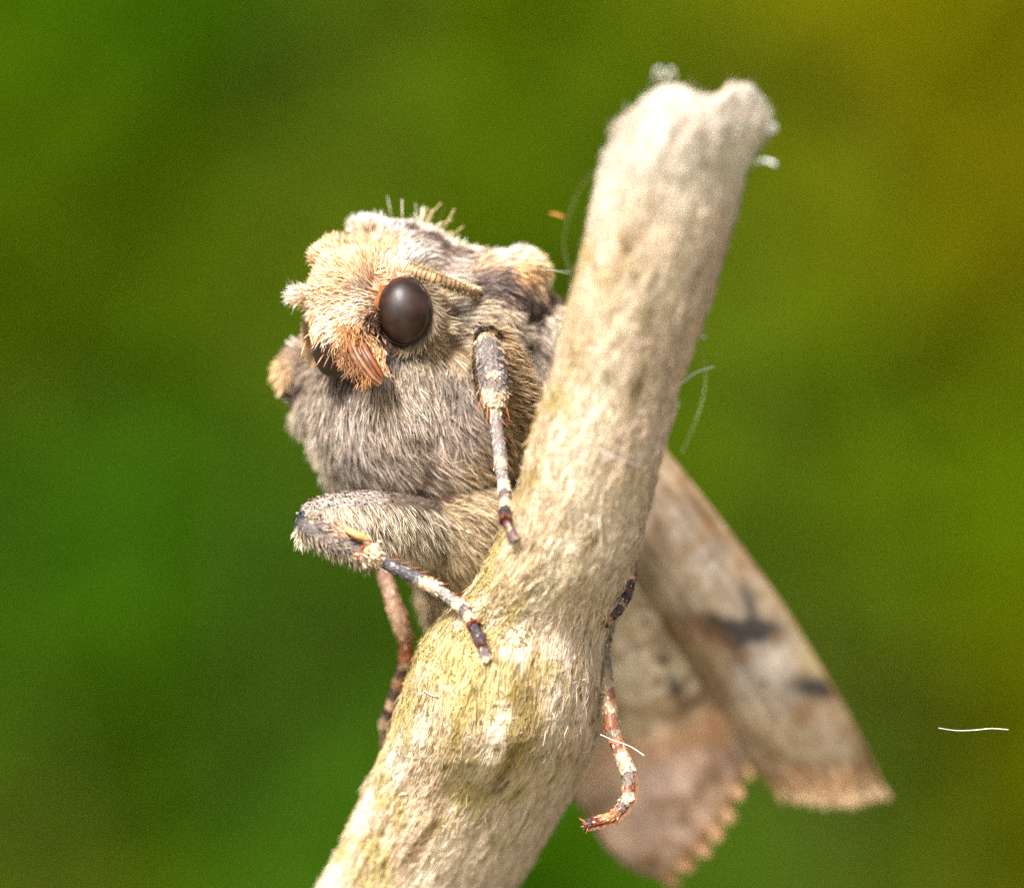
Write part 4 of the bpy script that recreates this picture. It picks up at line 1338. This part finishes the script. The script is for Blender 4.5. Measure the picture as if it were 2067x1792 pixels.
def col_hind(u, v, T, Sx):
    c = np.ones(u.shape + (3,)) * S(222, 198, 168)
    n2 = fbm(np.stack([u / 26, v / 26, 0 * u], -1), 1, 3, 97)
    n3 = fbm(np.stack([u / 60, v / 60, 0 * u], -1), 1, 2, 98)
    c = mixc(c, (136, 112, 82), np.clip(n2 * 1.6 + .1, 0, .7))
    c = mixc(c, (192, 168, 130), np.clip(.3 + n3, 0, .7))
    c = mixc(c, (64, 54, 46), blotch(u, v, 1336, 1332, 12, 12) + blotch(u, v, 1362, 1390, 10, 34, -20) + .8 * blotch(u, v, 1400, 1418, 40, 12, -30) + .5 * blotch(u, v, 1450, 1400, 26, 12, -20) + .5 * blotch(u, v, 1305, 1260, 16, 10))
    low = 1 / (1 + np.exp(-(v - 1505 - 14 * n3) / 12))
    c = mixc(c, (222, 188, 166), low * .95)
    c = mixc(c, (190, 160, 146), low * np.clip(.1 + n3, 0, .5))
    c = mixc(c, (206, 150, 106), blotch(u, v, 1430, 1468, 84, 44, -25) * .65 + blotch(u, v, 1300, 1512, 110, 30, -10) * .5)
    sp = np.clip(np.cos(Sx * 6 * 2 * np.pi + np.pi) * 1.5 - .1, 0, 1) * np.clip(1 - np.abs(T - .93) / .055, 0, 1)
    c = mixc(c, (132, 92, 68), sp * .75)
    c = mixc(c, (226, 184, 146), np.clip((T - .965) / .03, 0, 1) * .8)
    return c


patch('forewing', [(1095, 640, 4.60), (1200, 735, 5.07), (1340, 905, 5.85), (1455, 1050, 6.78), (1580, 1222, 7.80), (1682, 1390, 8.81), (1742, 1500, 9.59), (1772, 1566, 10.06)],
      [(1100, 900, 4.91), (1150, 1010, 5.38), (1220, 1130, 6.16), (1300, 1260, 7.25), (1380, 1380, 8.34), (1450, 1480, 9.12), (1510, 1540, 9.44), (1550, 1580, 9.59)],
      col_near, bulge=.9, teeth=46, label='near forewing, tan underside with dark blotches and a scalloped margin', nteeth=8, edge_col=((214, 182, 146), (150, 112, 84)))
patch('forewing', [(640, 900, 5.7), (740, 1060, 6.2), (820, 1165, 6.7), (905, 1268, 7.4), (1040, 1440, 8.4), (1120, 1560, 9.4), (1180, 1640, 9.9)],
      [(800, 900, 6.0), (900, 1020, 6.7), (1000, 1120, 7.4), (1120, 1220, 8.2), (1240, 1320, 9.2), (1290, 1450, 10.0), (1300, 1600, 10.4)],
      col_far, bulge=.3, label='far forewing, only a narrow tan strip of it shows left of the stem')
patch('hindwing', [(1180, 1000, 5.4), (1240, 1060, 5.9), (1300, 1140, 6.5), (1345, 1230, 7.1), (1390, 1330, 7.7), (1430, 1400, 8.3), (1475, 1470, 8.8), (1503, 1540, 9.2)],
      [(1080, 1100, 5.7), (1100, 1200, 6.2), (1120, 1320, 6.9), (1135, 1440, 7.7), (1150, 1560, 8.5), (1205, 1680, 9.2), (1265, 1745, 9.5), (1335, 1772, 9.7)],
      col_hind, bulge=.8, veins=6, teeth=9, nteeth=6, edge_col=((222, 178, 140), (160, 112, 84)),
      label='hindwing, mottled tan with dark specks and a peach band, ending in a scalloped pinkish tip')

# ------------------------------------------------------------------ loose silk and fibres
def silk(label, pts3, r=.02, col=(240, 236, 228), group=None):
    g = Geo()
    pth = [(*P(*p), r) for p in pts3]
    tube(g, pth, lambda t, a, p: S(*col), nu=40, nv=6, caps=False)
    o = g.build('silk_thread', M_SILK)
    tag(o, label, 'thread', 'loose silk threads and fibres')
    return o


silk('short white fibre hanging free in the air at lower right', [(1895, 1469, 0), (1930, 1474, .3), (1968, 1473, .5), (2000, 1470, .6), (2035, 1472, .8)], .011)
silk('thin pale hair crossing the hind leg at the right edge of the stem', [(1212, 1482, .2), (1240, 1494, -.1), (1272, 1506, -.4), (1300, 1524, -.5)], .009, (230, 226, 214))
silk('curved white fibre sticking out from the right edge of the stem half way up', [(1350, 796, -2.28), (1375, 775, -2.36), (1405, 752, -2.28), (1441, 740, -2.13)], .014)
silk('short stub of white fibre at the right edge, above the curved one', [(1385, 672, -3.19), (1400, 676, -3.34), (1425, 681, -3.50)], .022)
silk('long faint thread arching down beside the right edge of the stem', [(1412, 690, -3.19), (1424, 740, -3.42), (1420, 800, -3.65), (1400, 860, -3.80), (1376, 915, -3.50)], .004, (170, 180, 130))
silk('short white fibre tuft standing at the right of the stem top, the lower one', [(1500, 338, -5.32), (1525, 328, -6.08), (1545, 324, -6.23), (1566, 332, -6.38)], .03)
silk('small white fibre curl at the right shoulder of the stem top', [(1525, 272, -6.08), (1545, 262, -6.38), (1560, 252, -6.46), (1566, 262, -6.38), (1548, 268, -6.38)], .028)
silk('white fluff loop on top of the broken stem end', [(1345, 180, -6.99), (1322, 156, -7.45), (1332, 138, -7.60), (1342, 160, -7.45), (1354, 140, -7.60), (1362, 158, -7.45), (1350, 182, -6.99)], .022)
silk('faint thread hanging between the shoulder of the moth and the stem', [(1200, 345, -5.47), (1168, 385, -4.86), (1148, 440, -4.56), (1138, 490, -4.26), (1150, 548, -4.10)], .005, (150, 160, 110))
silk('short thread bridging the moth shoulder and the left edge of the stem', [(1092, 545, 3.2), (1115, 546, 0), (1135, 549, -2.28), (1152, 550, -3.95)], .012, (190, 200, 170))
g = Geo()
tube(g, [(*P(1108, 430, -3.8), .008), (*P(1118, 432, -3.85), .028), (*P(1130, 435, -3.9), .03), (*P(1140, 440, -3.95), .01)], lambda t, a, p: S(176, 124, 62), nu=16, nv=10, flat=.25)
tag(g.build('loose_scale', M_FRINGE), 'small orange scale caught on the faint thread above the moth shoulder', 'scale')
silk('fine white hair lying across the stem front, half way up', [(1205, 905, branch_front(1205, 905) - .1), (1245, 925, branch_front(1245, 925) - .12), (1290, 940, branch_front(1290, 940) - .1)], .012)
silk('tiny pale fibre on the left shoulder of the stem knuckle', [(852, 1390, branch_front(852, 1390) - .1), (870, 1402, branch_front(870, 1402) - .1), (885, 1404, branch_front(885, 1404) - .1)], .014)
